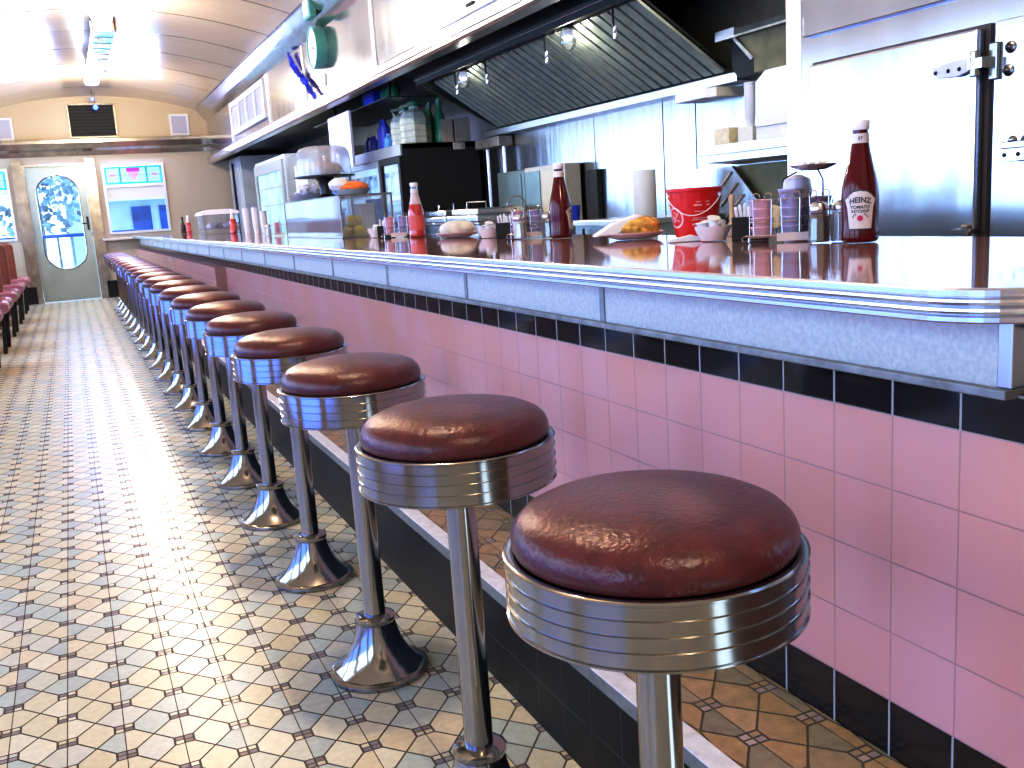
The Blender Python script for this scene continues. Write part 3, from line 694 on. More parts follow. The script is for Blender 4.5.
# upper shelf bar and small cabinet beside the cooler
sh = thing('utility_shelf', 'dark steel bar shelf with a bright end, high beside the cooler', 'shelf', (0, 0, 0))
MB().box(2.983, 3.19, 2.83, 3.985, 1.735, 1.775).build('board', STEEL_DARK, sh)
MB().box(2.965, 2.982, 3.84, 3.985, 1.735, 1.78).build('bright_end', ALU, sh)
MB().box(2.965, 2.981, 2.83, 3.838, 1.735, 1.745).build('edge', ALU_DULL, sh)
cb = thing('angled_hood_box', 'olive steel box with a slanted side, under the high shelf', 'cabinet', (0, 0, 0))
MB().prism([(2.83, 1.735), (3.87, 1.735), (3.74, 1.62), (3.74, 1.56), (2.83, 1.56)], 3.0, 3.19, 0).build('body', OLIVE, cb)
MB().prism([(3.86, 1.735), (3.885, 1.735), (3.755, 1.62), (3.73, 1.625)], 2.99, 3.0, 0).build('edge_trim', ALU_DULL, cb)
MB().prism([(3.74, 1.56), (3.75, 1.60), (3.87, 1.735), (3.98, 1.735), (3.98, 1.61), (3.93, 1.56)], 3.06, 3.19, 0).build('side', BLACKM, cb)
# shelf with cups and paper stack
ws = thing('wall_shelf', 'white edged steel shelf on the grill wall holding cups and wrap', 'shelf', (0, 0, 0))
MB().box(2.95, 3.19, 2.83, 4.10, 1.235, 1.247).build('board', STEEL, ws)
MB().box(2.94, 2.952, 2.83, 4.12, 1.203, 1.250).build('front_edge', mat('bright steel edge', (.8, .82, .85), .3, .7), ws, bevel=.004)
m = MB().prism([(2.95, 1.235), (3.19, 1.235), (3.19, 1.03)], 3.45, 3.47, 1); m.build('bracket', STEEL, ws)
m = MB().prism([(2.955, 1.203), (3.19, 1.203), (3.19, 1.155), (2.955, 1.17)], 2.83, 4.10, 1); m.build('underside', ALU, ws)
SHZ = 1.2475
ps = thing('paper_stack', 'tall stack of white deli paper on the wall shelf', 'paper stack', (0, 0, 0))
for i, (h0, h1, dd) in enumerate(((0, .030, 0), (.031, .06, .006), (.061, .26, .0))):
    MB().box(2.965 + dd, 3.17, 2.93, 3.69 + dd, SHZ + h0, SHZ + h1).build('ream', PAPER, ps, bevel=.002)
MB().prism([(2.93, 0), (3.69, 0), (3.62, .045), (2.93, .050)], 2.965, 3.17, 0).build('top_ream', PAPER, ps).location = (0, 0, SHZ + .26)
for i in range(9):
    t = MB().lathe([(.020, 0), (.026, .052), (.0275, .054), (.0275, .057), (.025, .057)], 20)
    tag(t.build('paper_cup', PAPER, loc=(3.02, 3.80, SHZ + .075 + .018 * i)), 'white paper cup in the nested stack beside the deli paper', 'cup', 'nested white cups on the wall shelf')
tag(MB().box(2.985, 3.06, 3.74, 3.85, SHZ, SHZ + .074).build('cup_carton', CREAMSTEEL, bevel=.002), 'cream carton under the nested white cups', 'carton')
tag(MB().box(2.97, 3.08, 3.90, 4.02, SHZ, SHZ + .082).build('small_box', mat('yellowish box', (.66, .58, .40), .5, noise=.15, nscale=40), bevel=.003), 'small yellowish box at the shelf end beside the cup carton', 'box')
# ribbed steel side guard under the shelf
gd = thing('ribbed_guard', 'slanted ribbed steel guard under the wall shelf behind the red bucket', 'guard', (0, 0, 0))
m = MB().prism([(4.10, 1.15), (4.47, 1.15), (4.47, .816), (3.73, .816)], 3.135, 3.155, 0); m.build('sheet', STEEL_KIT, gd)
m = MB()
for i in range(6):
    y = 4.12 - .045 * i; z = 1.13 - .06 * i
    m.tube([(3.128, y - .02, z - .01), (3.128, y + .12, max(z - .12, .825))], .006, 6)
m.build('rib', ALU, gd)
tag(MB().box(3.168, 3.187, 2.85, 4.08, .816, 1.15).build('recess_panel', OLIVE), 'dark olive recess under the wall shelf beside the cooler', 'panel')
m = MB().box(3.12, 3.167, 3.62, 3.66, .816, 1.14).box(3.12, 3.167, 3.50, 3.53, .816, 1.14)
tag(m.build('pipe_pair', STEEL_DARK), 'pair of dark upright pipes in the olive recess', 'pipes')

# work counter of the grill line
wk = thing('back_counter', 'stainless work counter along the grill wall behind the front counter', 'counter', (0, 0, 0))
MB().box(2.52, 3.18, 2.85, 7.42, .78, .815).build('worktop', STEEL, wk, bevel=.004)
MB().box(2.56, 3.18, 2.87, 7.40, 0, .78).build('cabinet', STEEL, wk)
GZ = .815
rg = thing('griddle', 'pale steel griddle with black knobs behind the plate of toast', 'griddle', (0, 0, 0))
MB().box(2.60, 3.10, 4.18, 4.92, GZ + .07, GZ + .10).build('plate', mat('pale griddle steel', (.66, .72, .74), .25, .7), rg, bevel=.004)
MB().box(2.64, 3.08, 4.20, 4.90, GZ, GZ + .07).build('body', mat('pale blue steel', (.48, .56, .58), .3, .6), rg)
for y in (4.35, 4.55, 4.76): MB().lathe([(.018, 0), (.018, .012), (.007, .03), (.007, .055)], 14, (2.615, y, GZ + .0)).build('knob', BLACK, rg)
tw = thing('paper_towel_roll', 'white paper towel roll standing behind the plate of toast', 'paper towel', (2.86, 4.50, GZ + .10))
MB().lathe([(.018, .245), (.018, .25), (.060, .25), (.062, .247), (.062, .003), (.060, 0)], 32).build('roll', PAPER, tw)
MB().lathe([(.017, 0), (.017, .252)], 16).build('core', CARTON, tw)
# two big steel boxes with cream side
m1 = thing('toaster_cabinet', 'green grey steel cabinet behind the ketchup bottle, plain front', 'cabinet', (0, 0, 0))
MB().box(3.05, 3.17, 6.41, 6.88, GZ, 1.266).build('body', GREENSTEEL, m1, bevel=.006)
MB().box(3.042, 3.049, 6.45, 6.84, .92, 1.24).build('door', GREENSTEEL, m1, bevel=.004)
m2 = thing('sandwich_press', 'cream and steel cabinet directly behind the middle ketchup bottle', 'cabinet', (0, 0, 0))
MB().box(3.05, 3.17, 5.77, 6.395, GZ, 1.274).build('body', CREAMSTEEL, m2, bevel=.006)
MB().box(3.042, 3.049, 6.14, 6.38, .92, 1.245).build('door', GREENSTEEL, m2, bevel=.004)
MB().box(3.042, 3.049, 5.83, 6.10, .88, 1.245).build('side_door', mat('bright cream panel', (.80, .72, .52), .4), m2, bevel=.004)
tag(MB().box(3.15, 3.185, 5.52, 5.66, GZ, 1.215).build('dark_gap', BLACKM, bevel=.004), 'narrow black upright strip for the dark gap beside the cream cabinet', 'unit')  # black block standing in for the dark gap by the cabinet
cp = MB().lathe([(.026, 0), (.034, .10), (.036, .104), (.033, .104), (.026, .01)], 20)
tag(cp.build('blue_cup', BLUE, loc=(2.74, 5.08, .895)), 'blue cup on the tray between ketchup bottle and black strip', 'cup')
tag(MB().box(2.66, 2.82, 4.98, 5.20, GZ, .895).build('tray_stand', STEEL, bevel=.004), 'small steel stand under the blue cup', 'stand')
pp = thing('vent_pipes', 'pale pipe frame with a steel cap beside the black cooler side', 'pipes', (0, 0, 0))
m = MB().tube([(3.13, 7.22, GZ), (3.13, 7.22, 1.48)], .012).tube([(3.13, 6.90, GZ), (3.13, 6.90, 1.48)], .012); m.build('pipe', ALU, pp)
MB().box(3.06, 3.18, 6.84, 7.30, 1.47, 1.545).build('cap', ALU_DULL, pp, bevel=.004)
# steam table pans
for i, (y0_, y1_, z0_, z1_, nm) in enumerate(((6.20, 6.80, GZ, .918, 'lower'), (6.83, 7.38, GZ, .918, 'end'))):
    t = thing('steam_pan', ('deep steel pan base carrying the handled trays by the grill' if i == 0 else 'shorter steel pan base beside the black cooler side'), 'pan', (0, 0, 0), 'steel pans on the back counter')
    MB().box(2.60, 2.98, y0_ + .03, y1_ - .03, z0_, z1_ - .012).build('body', STEEL, t, bevel=.006)
    MB().box(2.585, 2.995, y0_, y1_, z1_ - .012, z1_).build('rim', ALU, t, bevel=.004)
for i, (y0_, y1_, nm) in enumerate(((6.20, 6.80, 'handled steel tray lid on the pan beside the green grey cabinet'), (6.83, 7.40, 'handled steel tray lid on the pan beside the black cooler side'))):
    t = thing('steel_tray', nm, 'tray', (0, 0, 0), 'handled steel trays')
    MB().box(2.575, 2.99, y0_, y1_, .919, .968).build('tray', mat('bright tray steel', (.72, .76, .80), .2, .9, bump=.1, bscale=4), t, bevel=.01)
    MB().box(2.60, 2.97, y0_ + .05, y1_ - .05, .969, 1.015).build('cover', STEEL, t, bevel=.01)
    MB().tube([(2.70, y0_ + .12, 1.012), (2.70, y0_ + .12, 1.060), (2.70, y1_ - .12, 1.060), (2.70, y1_ - .12, 1.012)], .006).build('handle', CHROME, t)

# ------------------------------------------------------------------ drinks cooler (black side, glass doors)
dc = thing('drinks_cooler', 'black sided drinks cooler with lit glass doors facing the counter', 'refrigerator', (0, 0, 0))
X0, X1, Y0, Y1, ZT = 2.5, 3.19, 7.463, 10.2, 1.555
MB().box(X0, X1, Y0, Y0 + .03, 0, ZT).box(X0, X1, Y1 - .03, Y1, 0, ZT).box(X1 - .03, X1, Y0, Y1, 0, ZT).box(X0, X1, Y0, Y1, ZT - .04, ZT).box(X0, X1, Y0, Y1, 0, .30).build('cabinet', BLACKM, dc)
MB().box(X0 + .02, X1 - .04, Y0 + .031, Y1 - .031, .30, .305).box(X1 - .045, X1 - .035, Y0 + .03, Y1 - .03, .3, ZT - .04).box(X0 + .03, X1 - .04, Y1 - .04, Y1 - .031, .3, ZT - .04).build('lining', COOLERGLOW, dc)
MB().box(X0 - .02, X0, Y0 + .0, Y1, 1.465, ZT).build('header', mat('grey header', (.34, .35, .34), .35, .5), dc, bevel=.004)
for i, z in enumerate((.62, .90, 1.17)): MB().box(X0 + .05, X1 - .05, Y0 + .035, Y1 - .035, z - .006, z).build('shelf', ALU, dc)
for a, b in ((Y0 + .01, 8.04), (8.07, 9.1), (9.13, Y1 - .01)):
    f = MB().frame(0, X0 - .03, X0, a, b, .32, 1.46, .05)
    dd = f.build('door', BLACKM if a < 8 else mat('grey door frame', (.40, .42, .42), .3, .5), dc, bevel=.003)
    MB().box(X0 - .016, X0 - .012, a + .05, b - .05, .37, 1.42).build('pane', PANE, dd)
kinds = {'blue': (BLUE, 'blue'), 'light': (BLUEL, 'light blue'), 'orange': (ORANGE, 'orange'), 'white': (WHITE, 'white')}
def can_mesh(h=.19, r=.034): return MB().lathe([(r * .8, 0), (r, .008), (r, h * .68), (r * .45, h * .88), (r * .42, h), (r * .3, h)], 14)
bt0 = {k_: can_mesh().build('drink_bottle', v[0]) for k_, v in kinds.items()}
used = set(); R = random.Random(11)
shelfname = {.90: 'middle', 1.17: 'top', .62: 'bottom'}
for z in (.90, 1.17):
    y = 7.58
    while y < 10.1:
        if z == 1.17 and y < 7.9: k_ = 'orange'
        else: k_ = R.choice(('blue', 'light', 'light', 'white', 'white', 'blue'))
        for xx in ((2.585,) if y > 8.6 else (2.585, 2.70)):
            o = bt0[k_] if k_ not in used else bt0[k_].copy()
            if k_ in used: COL.objects.link(o)
            used.add(k_); o.location = (xx, y, z)
            tag(o, '%s drink bottle on the %s shelf inside the glass-door drinks cooler' % (kinds[k_][1], shelfname[z]), 'bottle', '%s bottles on the %s cooler shelf' % (kinds[k_][1], shelfname[z]))
        y += .085
# things on top of the drinks cooler
ZD = ZT + .0005
def jug(lab, loc, sc=1., first=[None]):
    if first[0] is None:
        t = thing('plastic_jug', lab, 'jug', loc, 'cream jugs on the drinks cooler'); first[0] = t
        m = MB().lathe([(.115, 0), (.125, .012), (.125, .05), (.118, .055), (.125, .06), (.125, .10), (.118, .105), (.125, .11), (.125, .15), (.118, .155), (.125, .16), (.124, .20), (.10, .25), (.045, .28), (.042, .30)], 8, smooth=False, phase=PI / 8); m.build('body', JUG, t)
        MB().lathe([(.046, .298), (.05, .30), (.05, .33), (.045, .335)], 16).build('cap', GREEN, t)
        MB().tube([(-.09, 0, .25), (-.11, 0, .30), (-.04, 0, .315)], .013).build('handle', JUG, t)
        return t
    return dup(first[0], loc, lab, sc=sc)
jug('cream ribbed jug with green cap on the cooler, beside the tan cartons', (2.68, 7.62, ZD)); jug('cream ribbed jug with green cap on the cooler, beside the blue bottles', (2.70, 7.93, ZD))
gb = MB().lathe([(.036, 0), (.038, .01), (.038, .20), (.014, .27), (.014, .33), (.016, .335), (.016, .35)], 16)
g0 = gb.build('green_bottle', GREEN); gl = [(2.86, 7.52), (2.90, 7.66), (2.88, 7.80), (2.92, 7.95), (2.86, 8.08), (2.90, 8.22)]
for i, (x, y) in enumerate(gl):
    o = g0 if i == 0 else g0.copy()
    if i: COL.objects.link(o)
    o.location = (x, y, ZD); tag(o, 'tall green bottle standing behind the cream jugs on the drinks cooler', 'bottle', 'green bottles behind the jugs')
for i, (x, y, h, mm, lab) in enumerate(((2.60, 8.20, .26, BLUE, 'tall deep blue bottle on the cooler, touching the cream jug'), (2.62, 8.34, .26, BLUE, 'tall deep blue bottle second from the cream jug'), (2.60, 8.10, .13, BLUEL, 'short light blue bottle on the cooler in front of the cream jug'), (2.60, 8.55, .15, BLUE, 'short blue bottle third from the cream jug'), (2.60, 8.68, .15, BLUE, 'short blue bottle farthest from the cream jugs'))):
    tag(MB().lathe([(.042, 0), (.045, .01), (.045, h * .7), (.02, h * .88), (.02, h), (.012, h)], 16).build('blue_bottle', mm, loc=(x, y, ZD)), lab, 'bottle', 'blue bottles on the drinks cooler')
for i, (y, h, lab) in enumerate(((7.54, .20, 'tan carton on the black cooler edge beside the hood'),)):
    tag(MB().box(2.85, 2.95, 7.48, 7.56, ZD, ZD + .18).build('tan_carton', CARTON, bevel=.003), lab, 'carton')
tag(MB().box(2.97, 3.10, 7.48, 7.58, ZD, ZD + .19).build('tan_carton', CARTON, bevel=.003), 'second tan carton deeper in on the black cooler, toward the wall', 'carton')
tag(MB().box(2.93, 3.03, Y0 - .016, Y0 - .0002, 1.49, 1.55).build('thermostat_box', ALU, bevel=.004), 'little silver box on the upper edge of the black cooler side', 'box')
# overhead glass rack above the cooler
rk = thing('overhead_shelf', 'dark overhead shelf holding bottles above the drinks cooler', 'shelf', (0, 0, 0))
MB().box(2.42, 3.0, 7.5, 10.0, 1.915, 1.925).build('board', STEEL_DARK, rk)
MB().box(2.44, 2.46, 7.5, 7.52, 1.925, 2.05).box(2.44, 2.46, 9.2, 9.22, ZT, 2.05).build('hanger', STEEL_DARK, rk)
tag(MB().box(2.46, 2.60, 8.0, 8.3, 1.9255, 2.03).build('blue_box', BLUE, bevel=.003), 'blue box on the dark overhead shelf over the cooler', 'box')
for i, y in enumerate((7.6, 7.72, 7.84)):
    tag(MB().lathe([(.04, 0), (.042, .01), (.042, .07), (.018, .10), (.018, .115)], 14).build('green_bottle', GREEN, loc=(2.52, y, 1.9255)), 'short green bottle on the dark overhead shelf', 'bottle', 'green bottles on the overhead shelf')
tag(MB().box(2.30, 2.32, 8.22, 8.95, 1.43, 1.90).build('hanging_sheet', mat('translucent grey sheet', (.50, .53, .66), .3, noise=.12, nscale=4)), 'tall pale grey sheet hanging behind the domed cake stand', 'sheet')
# far back bar: glass-door case, steel cabinet, shelf
gc = thing('glass_door_cooler', 'narrow lit glass-door cooler left of the cake stand', 'refrigerator', (0, 0, 0))
MB().box(2.5, 3.1, 12.0, 14.0, 0, 1.80).build('cabinet', mat('pale cabinet', (.6, .62, .66), .4), gc, bevel=.005)
dd = MB().frame(0, 2.47, 2.5, 12.05, 13.95, .2, 1.75, .13).build('door', GREYW, gc)
MB().box(2.49, 2.498, 12.2, 13.8, .3, 1.62).build('lit_pane', mat('lit blue pane', (.35, .60, .75), .15, noise=.5, nscale=5, emit=(.35, .65, .85), estr=.45), dd)
b_ = MB()
for z in (.95, 1.2, 1.42): b_.box(2.484, 2.49, 12.2, 13.8, z, z + .015)
b_.build('shelf', GREYW, dd)
fc = thing('steel_pantry', 'stainless cabinet with shelves at the far end of the back bar', 'cabinet', (0, 0, 0))
PANTRY = mat('bright pantry steel', (.52, .55, .57), .3, .35, noise=.12, nscale=3)
MB().box(2.45, 3.1, 14.9, 15.9, 0, 1.98).build('body', PANTRY, fc, bevel=.005)
MB().box(2.43, 2.45, 14.95, 15.4, .3, 1.93).box(2.43, 2.45, 15.43, 15.85, .3, 1.93).build('door', PANTRY, fc, bevel=.004)
MB().box(2.40, 2.43, 15.39, 15.44, .8, 1.9).build('handle', BLACKM, fc)
sf = thing('back_shelf', 'steel wall shelf between the pantry and the narrow cooler', 'shelf', (0, 0, 0))
MB().box(2.7, 3.19, 14.05, 14.85, 1.42, 1.45).box(2.7, 3.19, 14.05, 14.85, 0, .85).build('board', PANTRY, sf)
MB().box(2.75, 3.19, 14.1, 14.8, 1.62, 1.85).build('bin', PANTRY, sf)
bb_ = thing('back_bar', 'steel back bar base beneath the shelves behind the display case', 'counter', (0, 0, 0))
MB().box(2.55, 3.19, 10.25, 11.95, 0, .86).build('body', STEEL, bb_)
tag(MB().box(2.505, 2.515, 10.9, 11.5, 1.30, 1.62).box(2.515, 3.18, 10.3, 11.9, .87, 1.75, 1).build('notice_board', [PAPER, mat('olive board', (.22, .20, .14), .5)]), 'olive partition with a white printed sheet behind the cake stand', 'partition')

# ------------------------------------------------------------------ things on the counter
Z0 = ZC + .0005
# ketchup bottles
def wrap(R, zc, a0): return lambda u, v: (R * math.sin(a0 + u / R), -R * math.cos(a0 + u / R), zc + v)
def make_ketchup(mk, lab, loc, detail=True, capm=WHITE, rz=0, full=True):
    t = thing('ketchup_bottle', lab, 'ketchup bottle', loc, 'ketchup bottles along the counter', rz)
    S = .235 / .24
    body = [(.030, 0), (.0345, .003), (.0362, .010), (.0362, .022), (.0350, .028), (.0356, .060), (.0362, .090), (.0350, .110), (.0305, .130), (.0245, .155), (.0195, .178), (.0165, .196)]
    if full: MB().lathe(body, 20, smooth=True).build('bottle', mk, t)
    else:
        MB().lathe(body[:9] + [(.0272, .144)], 20, smooth=True).build('bottle', mk, t)
        tag(MB().lathe([(.0272, .1442), (.0245, .155), (.0195, .178), (.0165, .196)], 20, caps=False).build('bottle_shoulder', mat('clear empty shoulder', (.62, .50, .50), .12, coat=.6), t), 'clear empty glass shoulder', None)
    MB().lathe([(.0160, .194), (.0150, .214), (.0150, .222)], 20).build('neck', mk if full else GLASS, t)
    MB().lathe([(.0172, .1945), (.0163, .213)], 24, caps=False).build('neck_label', LABEL, t)
    MB().lathe([(.0165, .220), (.0172, .221), (.0176, .236), (.016, .2385), (.001, .239)], 24).build('cap', capm, t)
    if detail:
        R_ = .0372; zc = .064
        def shape(w): # half width of the shield as a function of v
            return w
        pts = [(-.0205, -.036), (.0205, -.036), (.0245, .004), (.0300, .022), (.0275, .0225), (.0225, .0225), (.0205, .030), (.0120, .036), (0, .038), (-.0120, .036), (-.0205, .030), (-.0225, .0225), (-.0275, .0225), (-.0300, .022), (-.0245, .004)]
        def fill(pts_, R2, m_, nm, par):
            me = MB(); N2 = 9; rows = sorted({p[1] for p in pts_} | {-.02, -.01, .013})
            def hw(v):
                right = [p for p in pts_ if p[0] >= 0]; right.sort(key=lambda p: p[1])
                for a, b in zip(right[:-1], right[1:]):
                    if a[1] <= v <= b[1] and b[1] > a[1]: return a[0] + (b[0] - a[0]) * (v - a[1]) / (b[1] - a[1])
                return right[-1][0]
            fnn = wrap(R2, zc, 0); vs = []
            for v in rows:
                w = hw(v)
                for i in range(N2): vs.append(fnn(-w + 2 * w * i / (N2 - 1), v))
            me.add(vs, [(r * N2 + i, r * N2 + i + 1, (r + 1) * N2 + i + 1, (r + 1) * N2 + i) for r in range(len(rows) - 1) for i in range(N2 - 1)], 0, True)
            return me.build(nm, m_, par)
        lb = fill([(x * 1.13, y * 1.06) for x, y in pts], R_, INK, 'front_label', t)
        lb['label'] = 'cream keystone front label with a dark outline'
        fill([(x * 1.06, y * 1.0) for x, y in pts], R_ + .0003, LABEL, 'label_face', lb)
        Rt = R_ + .0007
        text_mesh('HEINZ', .0150, lambda u, v: wrap(Rt, zc + .0200 - 12 * u * u * .6, 0)(u * .98, v), 'label_text', INK, lb)
        text_mesh('TOMATO', .0088, wrap(Rt, zc + .0060, 0), 'label_text', INK, lb)
        text_mesh('KETCHUP', .0078, wrap(Rt, zc - .0020, 0), 'label_text', INK, lb)
        dsc = MB(); fnn = wrap(Rt, zc - .0155, 0)
        dsc.add([fnn(.0058 * math.cos(2 * PI * i / 16), .0058 * math.sin(2 * PI * i / 16)) for i in range(16)], [tuple(range(16))], 0)
        dsc.build('tomato_mark', INKRED, lb)
        cvs = MB()
        for a0 in range(9):
            a = PI * (.12 + .76 * a0 / 8); 
            if 3 <= a0 <= 5: continue
            c_, s_ = .0155 * math.cos(a), .0115 * math.sin(a); cvs.add([fnn(c_ - .0013, s_ - .0012 - .002), fnn(c_ + .0013, s_ - .0012 - .002), fnn(c_ + .0013, s_ + .0012 - .002), fnn(c_ - .0013, s_ + .0012 - .002)], [(0, 1, 2, 3)])
        cvs.build('small_print', INK, lb)
        text_mesh('57', .0085, wrap(.0176, .2035, 0), 'neck_text', INK, t)
    else:
        MB().lathe([(.0368, .03), (.0368, .095)], 24, caps=False).build('front_label', LABEL if full else mat('reddish label', (.6, .12, .1), .4), t)
    return t
def face(x, y): return math.atan2(-x, y) * 1.0   # rotate -Y toward the camera at the origin
make_ketchup(KETCHUP, 'full dark red ketchup bottle with keystone label before the stainless cooler', (1.453, 1.488, Z0), rz=-math.atan2(1.453, 1.488))
make_ketchup(KETCHUP, 'dark ketchup bottle turned side-on before the cream cabinet', (1.46, 2.805, Z0), rz=1.3 - math.atan2(1.46, 2.8))
make_ketchup(KETCHUP_L, 'half-used bright ketchup bottle with clear neck before the black cooler side', (1.418, 4.119, Z0), detail=False, full=False)
make_ketchup(KETCHUP_L, 'small looking ketchup bottle beside the paper cup stacks', (1.50, 9.95, Z0), detail=False, full=False)
make_ketchup(KETCHUP_L, 'ketchup bottle beside the far glass case, near the end window', (1.50, 13.9, Z0), detail=False, full=False)
tag(MB().lathe([(.03, 0), (.034, .005), (.034, .10), (.014, .15), (.012, .20), (.014, .205), (.014, .22)], 16).build('sauce_bottle', mat('dark sauce glass', (.06, .015, .015), .2, noise=.8, nscale=15), loc=(1.40, 13.6, Z0)), 'dark sauce bottle next to the farthest ketchup bottle', 'sauce bottle')

# shakers
def shaker(lab, loc, cont, tall=.082):
    t = thing('shaker', lab, 'shaker', loc, 'salt and pepper shakers')
    MB().lathe([(.0185, .001), (.0205, .004), (.0195, .055), (.0165, .060)], 10, smooth=False).build('contents', cont, t)
    MB().lathe([(.0195, 0), (.0222, .002), (.0225, .006), (.0205, .050), (.0175, .062), (.0175, .066)], 10, smooth=False, caps=False).build('glass', GLASS, t)
    MB().lathe([(.0185, .064), (.0195, .066), (.0195, .074), (.016, .081), (.006, .0845), (.001, .085)], 20).build('lid', STEEL, t)
    return t
shaker('pepper shaker with chrome lid between jelly rack and labelled ketchup bottle', (1.425, 1.575, Z0), PEPPER)
shaker('salt shaker with chrome lid touching the labelled ketchup bottle', (1.470, 1.560, Z0), SALT)
shaker('glass shaker standing before the middle jelly rack', (1.40, 3.0, Z0), SALT)
shaker('glass shaker behind the middle jelly rack beside the ketchup bottle', (1.46, 2.90, Z0), PEPPER)
shaker('small shaker by the far jelly tubs, against the display case', (1.33, 7.2, Z0), SALT)

# jelly racks
tub0 = {}
def tub(mm, name, lab, loc, group):
    if name not in tub0:
        o = MB().lathe([(.0225, 0), (.0265, .016), (.0275, .017), (.0275, .0195), (.024, .0200)], 18).build('jelly_tub', mm); tub0[name] = o
    else: o = tub0[name].copy(); COL.objects.link(o)
    o.location = loc; return tag(o, lab, 'jelly tub', group)
def loopw(cx, cz, r, y): return [(cx + r * math.cos(t), y, cz + r * math.sin(t)) for t in [(-.5 + 2.3 * i / 14) * PI for i in range(15)]]
def jelly_rack(cx, cy, lab, tubs, rz, high, where):
    t = thing('jelly_rack', lab, 'rack', (cx, cy, Z0), 'wire jelly racks', rz)
    b = MB(); n3 = len(tubs)
    w = .060 * n3
    b.tube([(-w / 2, -.03, .012), (w / 2, -.03, .012), (w / 2, .03, .012), (-w / 2, .03, .012)], .0018, 6, closed=True)
    b.tube([(-w / 2 - .012, -.034, .004), (-w / 2 - .016, -.034, .011), (-w / 2 - .008, -.034, .016), (0, -.034, .014), (.03, -.034, .016), (.036, -.034, .009), (.030, -.034, .003)], .0018, 6)
    for sx in (-1, 1): b.tube([(sx * w / 2, -.03, .012), (sx * w / 2, -.03, .001)], .002, 6).tube([(sx * w / 2, .03, .012), (sx * w / 2, .03, .001)], .002, 6)
    b.build('wire_base', ALU, t)
    for i in range(n3):
        x = -w / 2 + .03 + .06 * i
        cg = MB()
        for sx in (-1, 1):
            cg.tube([(x + sx * .018, -.030, .012), (x + sx * .020, -.030, .095)] + loopw(x + sx * .013, .100, .008, -.030), .0014, 6)
            cg.tube([(x + sx * .029, 0, .012), (x + sx * .029, 0, .085)], .0014, 6)
        cg.tube([(x + .029 * math.cos(2 * PI * k / 16), .029 * math.sin(2 * PI * k / 16), .045) for k in range(16)], .0013, 6, closed=True)
        cg.build('wire_cage', STEEL, t)
    MB().box(-.03, .045, -.040, -.0385, .002, .020).build('card', mat('cream card', (.66, .60, .56), .6), t)
    for i, (nm, mm, cnt) in enumerate(tubs):
        x = -w / 2 + .03 + .06 * i; gx = cx + x * math.cos(rz); gy = cy + x * math.sin(rz)
        for k in range(cnt):
            tub(mm, nm, '%s jelly tub stacked in the %s' % (nm, where), (gx, gy, Z0 + .0145 + .0200 * k), '%s jelly tubs in the %s' % (nm, where))
    if high:
        s = MB().tube([(-.02, .04, .01), (-.02, .045, .10), (-.015, .04, .135), (.015, .03, .150)], .002, 6).tube([(.07, .04, .01), (.07, .045, .13), (.06, .03, .150)], .002, 6); s.build('raised_wire', BLACKM, t)
    return t
RZ1 = -math.atan2(1.455, 1.7)
jelly_rack(1.462, 1.705, 'wire jelly rack with a raised silver dish, before the stainless cooler', (('pink', PINKTUB, 4), ('lavender', LAVENDER, 5), ('dark purple', PURPLE, 4)), RZ1, True, 'rack beside the labelled ketchup bottle')
tag(MB().lathe([(.024, 0), (.026, .001), (.026, .003), (.024, .004)], 20).build('round_label', YELLOWLID, loc=(1.428, 1.722, Z0 + .055)), 'round pale yellow lid leaning on the pink tubs', 'lid').rotation_euler = (PI / 2, 0, RZ1)
ds = thing('silver_dish', 'small ornate silver dish with white beads raised above the jelly rack', 'dish', (1.505, 1.68, Z0 + .150))
MB().lathe([(.001, 0), (.025, .001), (.046, .009), (.050, .013), (.047, .0125), (.024, .005), (.001, .004)], 28, caps=False).build('dish', ALU, ds)
for i in range(7):
    a = 2 * PI * i / 7; MB().ball((.022 * math.cos(a), .022 * math.sin(a), .013), .007, 10, 6).build('bead', WHITE, ds)
tag(MB().lathe([(.02, 0), (.031, .004), (.034, .02), (.030, .045), (.012, .055), (.001, .056)], 20).build('jelly_jar', mat('pale lavender dome', (.60, .58, .70), .25, coat=.5), loc=(1.515, 1.745, Z0 + .088)), 'pale lavender rounded jar lid under the silver dish', 'jar')
tag(MB().lathe([(.030, 0), (.030, .088)], 20).build('jelly_jar', mat('grey lavender jar', (.40, .38, .48), .3), loc=(1.515, 1.745, Z0)), 'grey lavender jar behind the lavender jelly tubs', 'jar')
RZ2 = -math.atan2(1.44, 3.0)
jelly_rack(1.46, 3.06, 'wire jelly rack with chrome hoop beside the middle ketchup bottle', (('pink', PINKTUB, 4), ('lavender', LAVENDER, 4)), RZ2, False, 'rack beside the middle ketchup bottle')
h = MB().tube([(1.435 + .0, 3.09, Z0 + .10)] + [(1.435 + .035 * math.cos(t), 3.09 + .0 * t, Z0 + .115 + .03 * math.sin(t)) for t in [PI - PI * i / 12 for i in range(13)]] + [(1.47, 3.09, Z0 + .10)], .0022, 6)
tag(h.build('wire_hoop', CHROME), 'round chrome wire hoop above the middle jelly rack', 'hoop')
RZ3 = -math.atan2(1.4, 4.4)
jelly_rack(1.40, 4.36, 'wire jelly rack touching the display case end', (('pink', PINKTUB, 4), ('lavender', LAVENDER, 4)), RZ3, False, 'rack against the display case')
jelly_rack(1.36, 7.0, 'wire jelly rack at the far end of the display case', (('pink', PINKTUB, 4),), -.2, False, 'rack past the display case')

